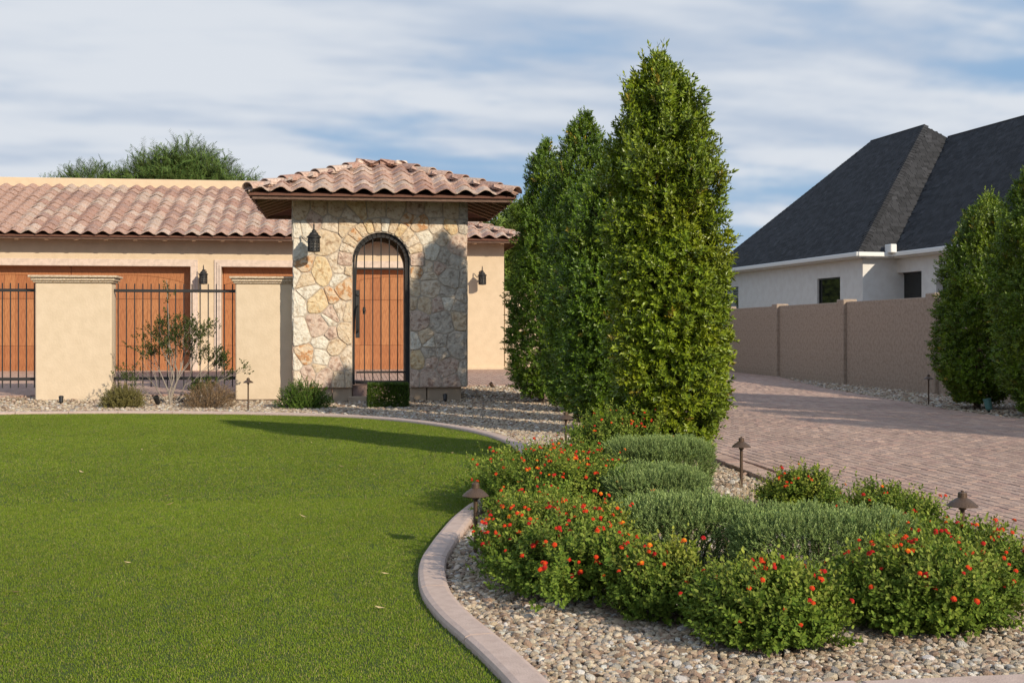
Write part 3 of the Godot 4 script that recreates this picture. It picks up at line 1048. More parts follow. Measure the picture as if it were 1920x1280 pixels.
		for i in 5:
			var e0 := 0.10 + i * 0.135
			var e1 := e0 + 0.125
			b = MB.new()
			var pq := []
			for e in [e0, e1]:
				for s in [0, 1]:
					var base: Vector3 = q[0] + al.normalized() * (e + 0.01) if s == 0 else q[1] - al.normalized() * (e + 0.01)
					pq.append(base + inw * e + V(0, e * k - 0.052, 0))
			var tk := V(0, -0.012, 0)
			b.quad(pq[0], pq[1], pq[3], pq[2]); b.quad(pq[1] + tk, pq[0] + tk, pq[2] + tk, pq[3] + tk)
			b.quad(pq[0] + tk, pq[1] + tk, pq[1], pq[0]); b.quad(pq[3] + tk, pq[2] + tk, pq[2], pq[3])
			b.quad(pq[1] + tk, pq[3] + tk, pq[3], pq[1]); b.quad(pq[2] + tk, pq[0] + tk, pq[0], pq[2])
			part("soffit_board", b.done(), M.soffit, roof)
	make_gate(o)

func make_gate(o: Node3D) -> void:
	var b := MB.new()
	# frame: flat bar following the opening
	var ins := arch(0.025, 2.6, 0.455, 18)
	var path := [Vector2(0.49, 0.36)]
	path.append_array(ins)
	path.append(Vector2(-0.50, 0.36))
	for i in path.size() - 1:
		var p: Vector2 = path[i]
		var q: Vector2 = path[i + 1]
		var m := (p + q) * 0.5
		var l := p.distance_to(q)
		b.box(Vector3.ZERO, V(l + 0.01, 0.035, 0.05), 0.0, Transform3D(Basis(Vector3.BACK, (q - p).angle()), V(m.x, m.y, -0.10)))
	b.box(V(0.025, 0.375, -0.10), V(0.93, 0.045, 0.05))
	# jamb flat against the masonry
	var path2 := [Vector2(0.525, 0.34)]
	path2.append_array(arch(0.025, 2.6, 0.50, 18))
	path2.append(Vector2(-0.475, 0.34))
	for i in path2.size() - 1:
		var p: Vector2 = path2[i]
		var q: Vector2 = path2[i + 1]
		b.box(Vector3.ZERO, V(p.distance_to(q) + 0.012, 0.04, 0.07), 0.0, Transform3D(Basis(Vector3.BACK, (q - p).angle()), V((p.x + q.x) * 0.5, (p.y + q.y) * 0.5, -0.115)))
	var g := part("gate", b.done(), M.iron, o)
	for y in [0.56, 2.46]: part("rail", bx(V(0.90, 0.035, 0.03), 0.003), M.iron, g, T(0.025, y, -0.10))
	for i in 5:
		var x := 0.025 + (i - 2) * 0.152
		var top := 2.6 + sqrt(0.45 * 0.45 - pow(x - 0.025, 2)) - 0.01
		part("bar", bx(V(0.019, top - 0.385, 0.019), 0.002), M.iron, g, T(x, (top + 0.385) * 0.5, -0.10))
	part("handle_plate", bx(V(0.075, 0.88, 0.02), 0.004), M.iron_dark, g, T(-0.405, 1.63, -0.065))
	b = MB.new()
	b.tube([V(-0.40, 1.30, -0.055), V(-0.40, 1.31, 0.0), V(-0.40, 1.36, 0.015), V(-0.40, 1.72, 0.015), V(-0.40, 1.77, 0.0), V(-0.40, 1.78, -0.055)], [0.014, 0.014, 0.014, 0.014, 0.014, 0.014], 8)
	part("handle", b.done(), M.iron, g)
	b = MB.new()
	b.lathe([Vector2(0.0, 0.0), Vector2(0.030, 0.002), Vector2(0.030, 0.012), Vector2(0.018, 0.022), Vector2(0.0, 0.024)], 14)
	part("lock_knob", b.done(), M.iron_dark, g, Transform3D(Basis(Vector3.RIGHT, PI * 0.5), V(-0.40, 1.98, -0.055)))
	b = MB.new()
	b.lathe([Vector2(0.0, -0.02), Vector2(0.026, -0.018), Vector2(0.032, 0.0), Vector2(0.026, 0.03), Vector2(0.0, 0.034)], 14)
	part("latch_knob", b.done(), M.iron, g, Transform3D(Basis(Vector3.RIGHT, PI * 0.5), V(-0.285, 1.70, -0.085)))
	part("latch_plate", bx(V(0.05, 0.13, 0.015), 0.006), M.iron_dark, g, T(-0.285, 1.69, -0.105))

# ---- the house behind, with its garage doors
func make_house() -> void:
	rng.seed = 99
	var o := thing("garage_house", "tan stucco house with clay tile roof and brown plank garage doors", "house", V(-2.5, 0.2, -33.0))
	var b := MB.new()
	var zw := -33.0
	for q in [[-13.0, -10.2, 0.0, 4.0], [-4.06, -3.27, 0.0, 4.0], [2.85, 4.23, 0.0, 4.0], [-10.2, -4.06, 3.01, 4.0], [-3.27, 2.85, 3.01, 4.0]]:
		b.box(V((q[0] + q[1]) * 0.5, (q[2] + q[3]) * 0.5, zw - 0.15), V(q[1] - q[0], q[3] - q[2], 0.3))
	b.box(V(4.08, 2.0, -38.2), V(0.3, 4.0, 9.8)); b.box(V(-12.85, 2.0, -38.2), V(0.3, 4.0, 9.8)); b.box(V(-4.385, 2.0, -43.25), V(17.23, 4.0, 0.3))
	var wall := part("wall", b.done(), M.stucco, o, W(o))
	part("wall_base", bx(V(1.22, 0.30, 0.05), 0.008), M.stucco, o, W(o) * T(3.635, 0.21, zw + 0.012))
	# door surrounds
	for q in [[-10.2, -4.06], [-3.27, 2.85]]:
		for st in [[0.185, 0.03], [0.12, 0.05], [0.055, 0.07]]:
			b = MB.new()
			var e: float = st[0]
			var z: float = zw + st[1] * 0.5 - 0.01
			b.box(V((q[0] + q[1]) * 0.5, 3.01 + e * 0.5, z), V(q[1] - q[0] + e * 2, e, st[1] + 0.02), 0.006)
			b.box(V(q[0] - e * 0.5, 1.60, z), V(e, 2.82, st[1] + 0.02), 0.006)
			b.box(V(q[1] + e * 0.5, 1.60, z), V(e, 2.82, st[1] + 0.02), 0.006)
			part("door_surround", b.done(), M.trim, o, W(o))
		b = MB.new()
		b.box(V((q[0] + q[1]) * 0.5, 1.6, -33.30), V(q[1] - q[0], 2.9, 0.07))
		var dr := part("garage_door", b.done(), M.wood_1, o, W(o))
		var mid: float = (q[0] + q[1]) * 0.5
		door_leaf(dr, q[0] + 0.02, mid)
		door_leaf(dr, mid, q[1] - 0.02)
	# roof
	var k := 0.354
	var ye := 3.76
	var E0 := V(-12.2, ye, -32.38)
	var E1 := V(4.66, ye, -32.38)
	var run := 4.78
	var up := V(0, run * k, -run)
	b = MB.new()
	var R := E1 + V(-run, run * k, -run)
	b.quad(E0, E1, R, E0 + up)
	b.tri(E1, E1 + V(0, 0, -run * 2), R)
	var dn := V(0, -0.04, 0)
	b.quad(E1 + dn, E0 + dn, E0 + up + dn, R + dn); b.tri(E1 + V(0, 0, -run * 2) + dn, E1 + dn, R + dn)
	b.quad(E0 + dn, E1 + dn, E1, E0)
	b.quad(E1 + dn, E1 + V(0, 0, -run * 2) + dn, E1 + V(0, 0, -run * 2), E1)
	var roof := part("roof", b.done(), M.soffit, o, W(o))
	var all := slope_tiles(E0, Vector3.RIGHT, Vector3.FORWARD, E1.x - E0.x, run, k, false, true)
	var seen := []
	var rest := []
	for q in all:
		var x: float = q[0].origin.x
		if (x > -9.2 and x < -1.1) or x > 2.6: seen.append(q)
		else: rest.append(q)
	while seen.size() > 300:
		var far := 0
		for i in seen.size():
			if seen[i][0].origin.x < seen[far][0].origin.x: far = i
		rest.append(seen[far])
		seen.remove_at(far)
	tiles_as_parts(roof, seen)
	tiles_as_field(roof, rest + slope_tiles(E1, Vector3.FORWARD, Vector3.LEFT, run * 2, run, k, true, true))
	hip_tiles(roof, E1, R, 18)
	part("fascia", bx(V(E1.x - E0.x - 0.06, 0.11, 0.035), 0.004), M.fascia, roof, T((E0.x + E1.x) * 0.5, ye - 0.04, -32.44))
	part("fascia", bx(V(0.035, 0.11, run * 2 - 0.1), 0.004), M.fascia, roof, T(E1.x - 0.06, ye - 0.04, -32.38 - run))
	for i in 23:
		var x := -11.95 + i * 0.73
		part("rafter_tail", bx(V(0.10, 0.10, 0.60), 0.006), M.rafter, roof, Transform3D(Basis(Vector3.RIGHT, atan(k)), V(x, ye + 0.34 * k - 0.10, -32.38 - 0.34)))
	b = MB.new()
	b.box(V(-6.4, 4.7, -37.5), V(12.2, 2.22, 0.3), 0.01)
	b.box(V(-6.4, 4.4, -40.3), V(12.2, 2.2, 5.3))
	part("parapet", b.done(), M.stucco, o, W(o))
	# the low wall that runs on from the house corner
	b = MB.new()
	b.box(V(0, 1.02, 0), V(2.7, 2.3, 0.2), 0.012)
	b.box(V(0, 2.20, 0), V(2.74, 0.10, 0.26), 0.012)
	var lw := thing("garden_wall", "low tan stucco wall running on from the house corner behind the ficus", "wall", V(5.60, 0.15, -33.12))
	part("wall", b.done(), M.stucco, lw)

func door_leaf(dr: Node3D, xa: float, xb: float) -> void:
	var zd := -33.266
	var w := xb - xa
	var n := 11
	var secs := [0.26, 0.94, 2.16, 3.0]
	for i in n:
		var a := xa + 0.010 + (w - 0.02) * i / n
		var c := xa + 0.010 + (w - 0.02) * (i + 1) / n - 0.006
		for s in 3:
			var y0: float = secs[s] + 0.005
			var ya: float = secs[s + 1] - 0.005
			var yb := ya
			if s == 2:
				var mx := (xa + xb) * 0.5
				ya = 2.535 + 0.25 * (1.0 - pow((a - mx) / (w * 0.5), 2))
				yb = 2.535 + 0.25 * (1.0 - pow((c - mx) / (w * 0.5), 2))
			var m := MB.new()
			m.prism([Vector2(a, y0), Vector2(c, y0), Vector2(c, yb), Vector2(a, ya)], zd, zd + 0.02)
			part("door_plank", m.done(), M["wood_%d" % (rng.randi() % 4)], dr)
		# the header boards over the arch
		var mx2 := (xa + xb) * 0.5
		var m2 := MB.new()
		var fa := 2.543 + 0.25 * (1.0 - pow((a - mx2) / (w * 0.5), 2))
		var fc := 2.543 + 0.25 * (1.0 - pow((c - mx2) / (w * 0.5), 2))
		m2.prism([Vector2(a, fa), Vector2(c + 0.005, fc), Vector2(c + 0.005, 3.04), Vector2(a, 3.04)], zd, zd + 0.024)
		part("door_header", m2.done(), M.wood_0, dr)

# ---- pillars and iron fence
func make_pillar(x0: float, x1: float, label: String) -> void:
	var w := x1 - x0
	var o := thing("stucco_pillar", label, "pillar", V((x0 + x1) * 0.5, 0, -23.22), 0.0, "stucco pillars of the iron fence")
	part("shaft", bx(V(w, 2.35, 0.44), 0.018), M.pillar_stucco, o, T(0, 1.025, 0))
	var b := MB.new()
	b.box(V(0, 2.205, 0), V(w + 0.07, 0.032, 0.51), 0.008)
	b.box(V(0, 2.25, 0), V(w + 0.13, 0.056, 0.57), 0.010)
	b.box(V(0, 2.298, 0), V(w + 0.21, 0.040, 0.65), 0.008)
	part("cap", b.done(), M.cap_stone, o)

func make_fence(x0: float, x1: float, label: String) -> void:
	var o := thing("iron_fence", label, "fence", V((x0 + x1) * 0.5, 0.2, -23.24), 0.0, "iron fence panels between the pillars")
	for y in [1.865, 0.255]:
		part("rail", bx(V(x1 - x0 + 0.06, 0.055, 0.035), 0.004), M.iron_dark, o, T(0, y - 0.01, 0))
	var n := int(round((x1 - x0) / 0.142))
	for i in n:
		part("picket", bx(V(0.019, 1.90, 0.019), 0.002), M.iron_dark, o, T(-(x1 - x0) * 0.5 + (i + 0.5) * (x1 - x0) / n, 1.035, 0))

# ---- boundary wall along the drive
func make_boundary_wall() -> void:
	var o := thing("boundary_wall", "long tan block wall with square posts along the driveway", "wall", V(12.2, 0, -25.0))
	var zs := [-47.8, -43.0, -38.25, -33.55, -28.85, -24.15, -19.45, -14.75, -10.05, -5.35, -0.65]
	for i in zs.size():
		var h := 2.09 + 0.01 * (i % 3)
		part("post", bx(V(0.36, h + 0.2, 0.42), 0.02), M.wall_tan, o, W(o) * T(12.22, h * 0.5 - 0.1, zs[i]))
		if i < zs.size() - 1:
			part("panel", bx(V(0.15, 2.23, zs[i + 1] - zs[i] - 0.42 + 0.004), 0.012), M.wall_tan, o, W(o) * T(12.20, 0.92, (zs[i] + zs[i + 1]) * 0.5))

# ---- white house beyond the wall
func make_white_house() -> void:
	var Tt := Vector2(0.08616, 0.99628)
	var Nn := Vector2(-0.99628, 0.08616)
	var c0 := Vector2(16.6016, -38.2595)
	var o := thing("white_house", "white stucco house with steep dark shingle roof beyond the boundary wall", "house", V(c0.x, 0, c0.y))
	var hp := func(t: float, n: float, y: float) -> Vector3:
		var g := Tt * t + Nn * n
		return V(g.x, y, g.y)
	var ye := 3.9
	var k := 0.88
	var basis := Basis(V(Tt.x, 0, Tt.y), Vector3.UP, V(Tt.x, 0, Tt.y).cross(Vector3.UP))   # x along the wall, z outward
	var at := func(t: float, n: float, y: float) -> Transform3D: return Transform3D(basis, hp.call(t, n, y))
	# walls with window openings
	var wall := MB.new()
	var wins := []
	for q in [[-0.35, -12.85, -0.35, [[-12.3, -10.67, 1.0, 3.17], [-3.62, -1.91, 1.0, 3.19]], 0.10], [-1.60, -0.35, 14.0, [[-0.62, 1.15, 1.0, 3.26], [2.0, 3.9, 1.0, 2.93], [6.0, 8.0, 1.0, 3.0]], 0.26]]:
		var n: float = q[0]
		var t: float = q[1]
		for w in q[3]:
			wall.box(Vector3.ZERO, V(w[0] - t, 3.75, 0.4), 0.0, at.call((t + w[0]) * 0.5, n - 0.2, 1.87))
			wall.box(Vector3.ZERO, V(w[1] - w[0], w[2], 0.4), 0.0, at.call((w[0] + w[1]) * 0.5, n - 0.2, w[2] * 0.5))
			wall.box(Vector3.ZERO, V(w[1] - w[0], 3.75 - w[3], 0.4), 0.0, at.call((w[0] + w[1]) * 0.5, n - 0.2, (3.75 + w[3]) * 0.5))
			wins.append([w, n - q[4]])
			t = w[1]
		wall.box(Vector3.ZERO, V(q[2] - t, 3.75, 0.4), 0.0, at.call((t + q[2]) * 0.5, n - 0.2, 1.87))
	wall.box(Vector3.ZERO, V(0.4, 3.74, 1.25), 0.0, at.call(-0.552, -1.175, 1.87))
	wall.box(Vector3.ZERO, V(0.4, 3.74, 11.4), 0.0, at.call(-12.652, -6.5, 1.87))
	wall.box(Vector3.ZERO, V(26.5, 3.74, 0.4), 0.0, at.call(0.6, -11.9, 1.87))
	wall.box(Vector3.ZERO, V(0.4, 3.74, 10.0), 0.0, at.call(13.8, -6.7, 1.87))
	part("wall", wall.done(), M.white_stucco, o)
	for w in wins:
		var q = w[0]
		var fr := MB.new()
		var cx: float = (q[0] + q[1]) * 0.5
		var ww: float = q[1] - q[0]
		var hh: float = q[3] - q[2]
		for e in [[-1, 0], [1, 0]]: fr.box(Vector3.ZERO, V(0.05, hh, 0.06), 0.0, at.call(cx + e[0] * (ww * 0.5 - 0.025), w[1], (q[2] + q[3]) * 0.5))
		for e in [-1, 1]: fr.box(Vector3.ZERO, V(ww - 0.1, 0.05, 0.06), 0.0, at.call(cx, w[1], (q[2] + q[3]) * 0.5 + e * (hh * 0.5 - 0.025)))
		var win := part("window", fr.done(), M.window_frame, o)
		var pn := MB.new()
		pn.box(Vector3.ZERO, V(ww - 0.1, hh - 0.1, 0.02), 0.0, at.call(cx, w[1] - 0.01, (q[2] + q[3]) * 0.5))
		part("pane", pn.done(), M.window_pane, win)
	# roof planes
	var F := func(t: float, n: float, h: float) -> Vector3: return hp.call(t, n, ye + h)
	var a := 6.1
	var hA := a * k
	var hB := 5.5 * k
	var planes := [
		[F.call(-13.2, 0, 0), F.call(0, 0, 0), F.call(-a, -a, hA), F.call(-10.2, -a, hA)],
		[F.call(0, 0, 0), F.call(0, -12.2, 0), F.call(-a, -a, hA)],
		[F.call(-13.2, -12.2, 0), F.call(-13.2, 0, 0), F.call(-10.2, -a, hA)],
		[F.call(0, -12.2, 0), F.call(-13.2, -12.2, 0), F.call(-10.2, -a, hA), F.call(-a, -a, hA)],
		[F.call(0, -1.25, 0), F.call(14.3, -1.25, 0), F.call(14.3, -6.75, hB), F.call(-5.5, -6.75, hB)],
		[F.call(14.3, -12.25, 0), F.call(-5.5, -12.25, 0), F.call(-5.5, -6.75, hB), F.call(14.3, -6.75, hB)]]
	var b := MB.new()
	for p in planes:
		if p.size() == 4: b.quad(p[0], p[1], p[2], p[3])
		else: b.tri(p[0], p[1], p[2])
	var roof := part("roof", b.done(), M.shingle_deck, o)
	# shingles, lapped course over course
	rng.seed = 66
	var list := []
	for pi in [0, 1, 2, 4]:
		var p = planes[pi]
		var ax: Vector3 = (p[1] - p[0]).normalized()
		var top: Vector3 = p[2]
		var up: Vector3 = (top - p[0]) - ax * (top - p[0]).dot(ax)
		var L: float = up.length()
		up = up.normalized()
		var nr := ax.cross(up).normalized()
		var poly := PackedVector2Array()
		for v in p: poly.append(Vector2((v - p[0]).dot(ax), (v - p[0]).dot(up)))
		var j := 0
		while j * 0.16 < L - 0.05:
			var s := j * 0.16
			var x := -12.0 + (0.17 if j % 2 else 0.0) + rr(0, 0.1)
			while x < (p[1] - p[0]).length() + 6.0:
				var w: float = [0.18, 0.24, 0.30][rng.randi() % 3]
				if Geometry2D.is_point_in_polygon(Vector2(x + 0.02, s + 0.10), poly) and Geometry2D.is_point_in_polygon(Vector2(x + w - 0.02, s + 0.10), poly) and not (pi == 1 and hp_under_b(p[0] + ax * (x + w * 0.5) + up * s, Tt, Nn, ye, k)):
					var bs := Basis(ax, nr, ax.cross(nr)) * Basis(Vector3.RIGHT, 0.07)
					var g := rr(0.024, 0.056)
					if rng.randf() < 0.12: g *= 1.35
					list.append([Transform3D(bs.scaled_local(V(w - 0.012, rr(0.7, 1.5), 1)), p[0] + ax * (x + w * 0.5) + up * (s + 0.085) + nr * 0.018), Color(g, g * 1.0, g * 1.09)])
				x += w
			j += 1
	var tab := bx(V(1.0, 0.012, 0.19))
	list.sort_custom(func(m, q): return m[0].origin.z > q[0].origin.z)
	var xs := []
	var cs := []
	var made := 0
	for q in list:
		var wp: Vector3 = q[0].origin + o.position
		var d := wp.x * 0.1336 - wp.z * 0.991
		var u := (wp.x * 0.991 + wp.z * 0.1336) / d
		if made < 300 and u < 0.41 and (wp.y - 1.3) / d > 0.085:
			var mname := "shingle_%d" % (rng.randi() % 4)
			part("shingle", tab, M[mname], roof, q[0])
			made += 1
		else:
			xs.append(q[0])
			cs.append(q[1])
	scatter("shingle_field", tab, M.shingle, roof, xs, cs)
	# ridge caps
	b = MB.new()
	for q in [[planes[0][2], planes[0][3]], [planes[4][2], planes[4][3]]]:
		b.tube([q[0] + V(0, 0.02, 0), q[1] + V(0, 0.02, 0)], [0.045, 0.045], 6)
	part("ridge_cap", b.done(), M.shingle_3, roof)
	# hips: cap shingles folded over the edge
	for q in [[planes[0][1], planes[0][2], planes[0], planes[1]], [planes[0][0], planes[0][3], planes[2], planes[0]]]:
		var d: Vector3 = (q[1] - q[0]).normalized()
		var len: float = (q[1] - q[0]).length()
		var na: Vector3 = (q[2][1] - q[2][0]).cross(q[2][2] - q[2][0]).normalized()
		var nb: Vector3 = (q[3][1] - q[3][0]).cross(q[3][2] - q[3][0]).normalized()
		if na.y < 0: na = -na
		if nb.y < 0: nb = -nb
		var sa: Vector3 = na.cross(d)
		var sb: Vector3 = nb.cross(d)
		var ca: Vector3 = (q[2][0] + q[2][1] + q[2][2]) / 3.0
		var cb: Vector3 = (q[3][0] + q[3][1] + q[3][2]) / 3.0
		if sa.dot(ca - q[0]) < 0: sa = -sa
		if sb.dot(cb - q[0]) < 0: sb = -sb
		var nn := int(len / 0.2)
		for i in nn:
			var m := MB.new()
			var p0: Vector3 = q[0] + d * (len * i / nn)
			var p1: Vector3 = q[0] + d * (len * (i + 1.25) / nn)
			var l0 := (na + nb).normalized() * 0.045
			var l1 := (na + nb).normalized() * 0.030
			m.quad(p0 + l0, p1 + l1, p1 + l1 + sa * 0.17 - na * 0.004, p0 + l0 + sa * 0.17 - na * 0.004)
			m.quad(p1 + l1, p0 + l0, p0 + l0 + sb * 0.17 - nb * 0.004, p1 + l1 + sb * 0.17 - nb * 0.004)
			m.quad(p0 + l0, p0 + l0 + sa * 0.17, p0 + sa * 0.17, p0)
			m.quad(p0 + l0 + sb * 0.17, p0 + l0, p0, p0 + sb * 0.17)
			part("hip_shingle", m.done(), M["shingle_%d" % (rng.randi() % 4)], roof)
	# gutters and the rain head in the corner
	b = MB.new()
	b.box(Vector3.ZERO, V(13.3, 0.15, 0.13), 0.02, at.call(-6.6, 0.03, ye - 0.06))
	b.box(Vector3.ZERO, V(13.2, 0.14, 0.32), 0.0, at.call(-6.6, -0.2, ye - 0.10))
	b.box(Vector3.ZERO, V(0.13, 0.15, 1.28), 0.02, at.call(0.03, -0.6, ye - 0.06))
	b.box(Vector3.ZERO, V(0.32, 0.14, 1.3), 0.0, at.call(-0.2, -0.85, ye - 0.10))
	b.box(Vector3.ZERO, V(14.2, 0.15, 0.13), 0.02, at.call(7.1, -1.22, ye - 0.06))
	b.box(Vector3.ZERO, V(14.2, 0.14, 0.32), 0.0, at.call(7.1, -1.45, ye - 0.10))
	part("gutter", b.done(), M.white_paint, roof)
	part("rain_head", bx(V(0.40, 0.28, 0.22), 0.02), M.white_paint, roof, at.call(0.12, -1.1, ye + 0.13))
	b = MB.new()
	b.lathe([Vector2(0.30, 0.0), Vector2(0.10, 0.06), Vector2(0.06, 0.10), Vector2(0.06, 0.45), Vector2(0.0, 0.46)], 12)
	part("vent_pipe", b.done(), M.shingle_2, roof, T(0, 0, 0).translated(F.call(5.2, -4.3, 3.05 * k)))

func hp_under_b(p: Vector3, Tt: Vector2, Nn: Vector2, ye: float, k: float) -> bool:
	var g := Vector2(p.x, p.z)
	var n := g.dot(Nn)
	return n < -1.25 and p.y < ye + k * (-1.25 - n) and n > -6.75

# ---- leaves and sprigs
# a leaf lies along +z from its base, folded along the midrib
func leaf(b: MB, t: Transform3D, l: float, w: float, fold: float, curl: float) -> void:
	var base := t * Vector3.ZERO
	var tip := t * V(0, -curl * l, l)
	var m := t * V(0, -fold * w - curl * l * 0.15, l * 0.5)
	var a := t * V(-w * 0.5, 0, l * 0.42)
	var d := t * V(w * 0.5, 0, l * 0.42)
	b.tri(base, m, a); b.tri(a, m, tip); b.tri(base, d, m); b.tri(m, d, tip)

func leaf_round(b: MB, t: Transform3D, l: float, w: float, fold: float, curl: float) -> void:   # broader, with six corners
	var base := t * Vector3.ZERO
	var tip := t * V(0, -curl * l, l)
	var m := t * V(0, -fold * w - curl * l * 0.2, l * 0.5)
	var a0 := t * V(-w * 0.42, 0, l * 0.2)
	var a1 := t * V(-w * 0.40, -curl * l * 0.4, l * 0.66)
	var d0 := t * V(w * 0.42, 0, l * 0.2)
	var d1 := t * V(w * 0.40, -curl * l * 0.4, l * 0.66)
	b.tri(base, m, a0); b.tri(a0, m, a1); b.tri(a1, m, tip)
	b.tri(base, d0, m); b.tri(d0, d1, m); b.tri(d1, tip, m)

# a twig along +y with leaves round it
func sprig(sd: int, n: int, tall: float, l: float, w: float, open: float, c0: Color, c1: Color, rounded := false, stem := Color(0.10, 0.09, 0.04)) -> ArrayMesh:
	rng.seed = sd
	var b := MB.new()
	b.col = stem
	var bend := rr(-0.2, 0.2)
	b.tube([V(0, 0, 0), V(bend * tall * 0.3, tall * 0.5, 0), V(bend * tall, tall * 0.95, 0)], [l * 0.035, l * 0.03, l * 0.015], 3, false)
	for i in n:
		var f := (i + 0.6) / n
		var yaw := i * 2.4 + rr(-0.4, 0.4)
		var pitch := lerpf(open, open * 0.35, f) + rr(-0.22, 0.22)
		var at := V(bend * tall * f * f, tall * f, 0)
		var t := Transform3D(Basis(Vector3.UP, yaw) * Basis(Vector3.RIGHT, -PI * 0.5 + pitch) * Basis(Vector3.BACK, rr(-0.6, 0.6)), at)
		b.col = c0.lerp(c1, clampf(rng.randf() * 0.8 + f * 0.25, 0, 1))
		var k := rr(0.75, 1.1) * (1.0 - 0.25 * f)
		if rounded: leaf_round(b, t, l * k, w * k, 0.12, rr(0.05, 0.3))
		else: leaf(b, t, l * k, w * k, 0.14, rr(0.0, 0.18))
	return b.done()

func toward(d: Vector3, spin: float) -> Basis:      # turns +y to d
	d = d.normalized()
	var x := d.cross(V(0.3, 0.1, 0.9)).normalized()
	var z := x.cross(d).normalized()
	return Basis(x, d, z) * Basis(Vector3.UP, spin)

var ficus := []
var shoots := []
var lantana := []
var sage := []
var flowers := []

func make_sprigs() -> void:
	for k in 4:
		ficus.append(sprig(1000 + k, 11, 0.13, 0.074, 0.034, 1.15, Color(0.09, 0.16, 0.012), Color(0.23, 0.295, 0.018)))
	for k in 3:
		shoots.append(sprig(1010 + k, 15, 0.28, 0.074, 0.032, 1.0, Color(0.12, 0.185, 0.013), Color(0.28, 0.33, 0.022)))
	for k in 4:
		lantana.append(sprig(1020 + k, 10, 0.070, 0.025, 0.0165, 1.25, Color(0.07, 0.14, 0.014), Color(0.20, 0.27, 0.036), true, Color(0.12, 0.13, 0.04)))
	for k in 3:
		lantana.append(sprig(1025 + k, 8, 0.12, 0.024, 0.015, 1.35, Color(0.11, 0.18, 0.018), Color(0.26, 0.31, 0.05), true, Color(0.20, 0.20, 0.06)))
	for k in 4:
		sage.append(sprig(1030 + k, 16, 0.075, 0.026, 0.0085, 0.75, Color(0.12, 0.20, 0.05), Color(0.34, 0.42, 0.155)))
	for k in 5:
		rng.seed = 1040 + k
		var b := MB.new()
		var n := 17
		var red := Color(0.62, 0.022, 0.016)
		var deep := Color(0.45, 0.010, 0.018)
		var org := Color(0.76, 0.095, 0.010)
		var yel := Color(0.85, 0.33, 0.02)
		for i in n:
			var f := sqrt(i / float(n))
			var yaw := i * 2.4
			var c := V(cos(yaw) * f * 0.0125, 0.008 - 0.008 * f * f, sin(yaw) * f * 0.0125)
			var nr := V(cos(yaw) * f, 1.2 - f * 0.6, sin(yaw) * f).normalized()
			var bs := toward(nr, rr(0, TAU))
			var col := red
			if k == 0: col = red if f > 0.5 else org
			elif k == 1: col = deep.lerp(red, rng.randf())
			elif k == 2: col = org if f > 0.55 else yel
			elif k == 3: col = red.lerp(org, rng.randf())
			else: col = org.lerp(red, f)
			for m in 4:
				var a := m * PI * 0.5
				b.col = col * rr(0.85, 1.1)
				var p := func(x: float, y: float, z: float) -> Vector3: return c + bs * V(x * cos(a) - z * sin(a), y, x * sin(a) + z * cos(a))
				b.quad(p.call(0, 0, 0), p.call(0.0042, 0.0008, -0.0028), p.call(0.0058, 0.0002, 0), p.call(0.0042, 0.0008, 0.0028))
		b.col = Color(0.13, 0.15, 0.04)
		b.tube([V(0, -0.055, 0.004), V(0.002, -0.02, 0), V(0, 0.004, 0)], [0.0012, 0.0012, 0.002], 4, false)
		flowers.append(b.done())

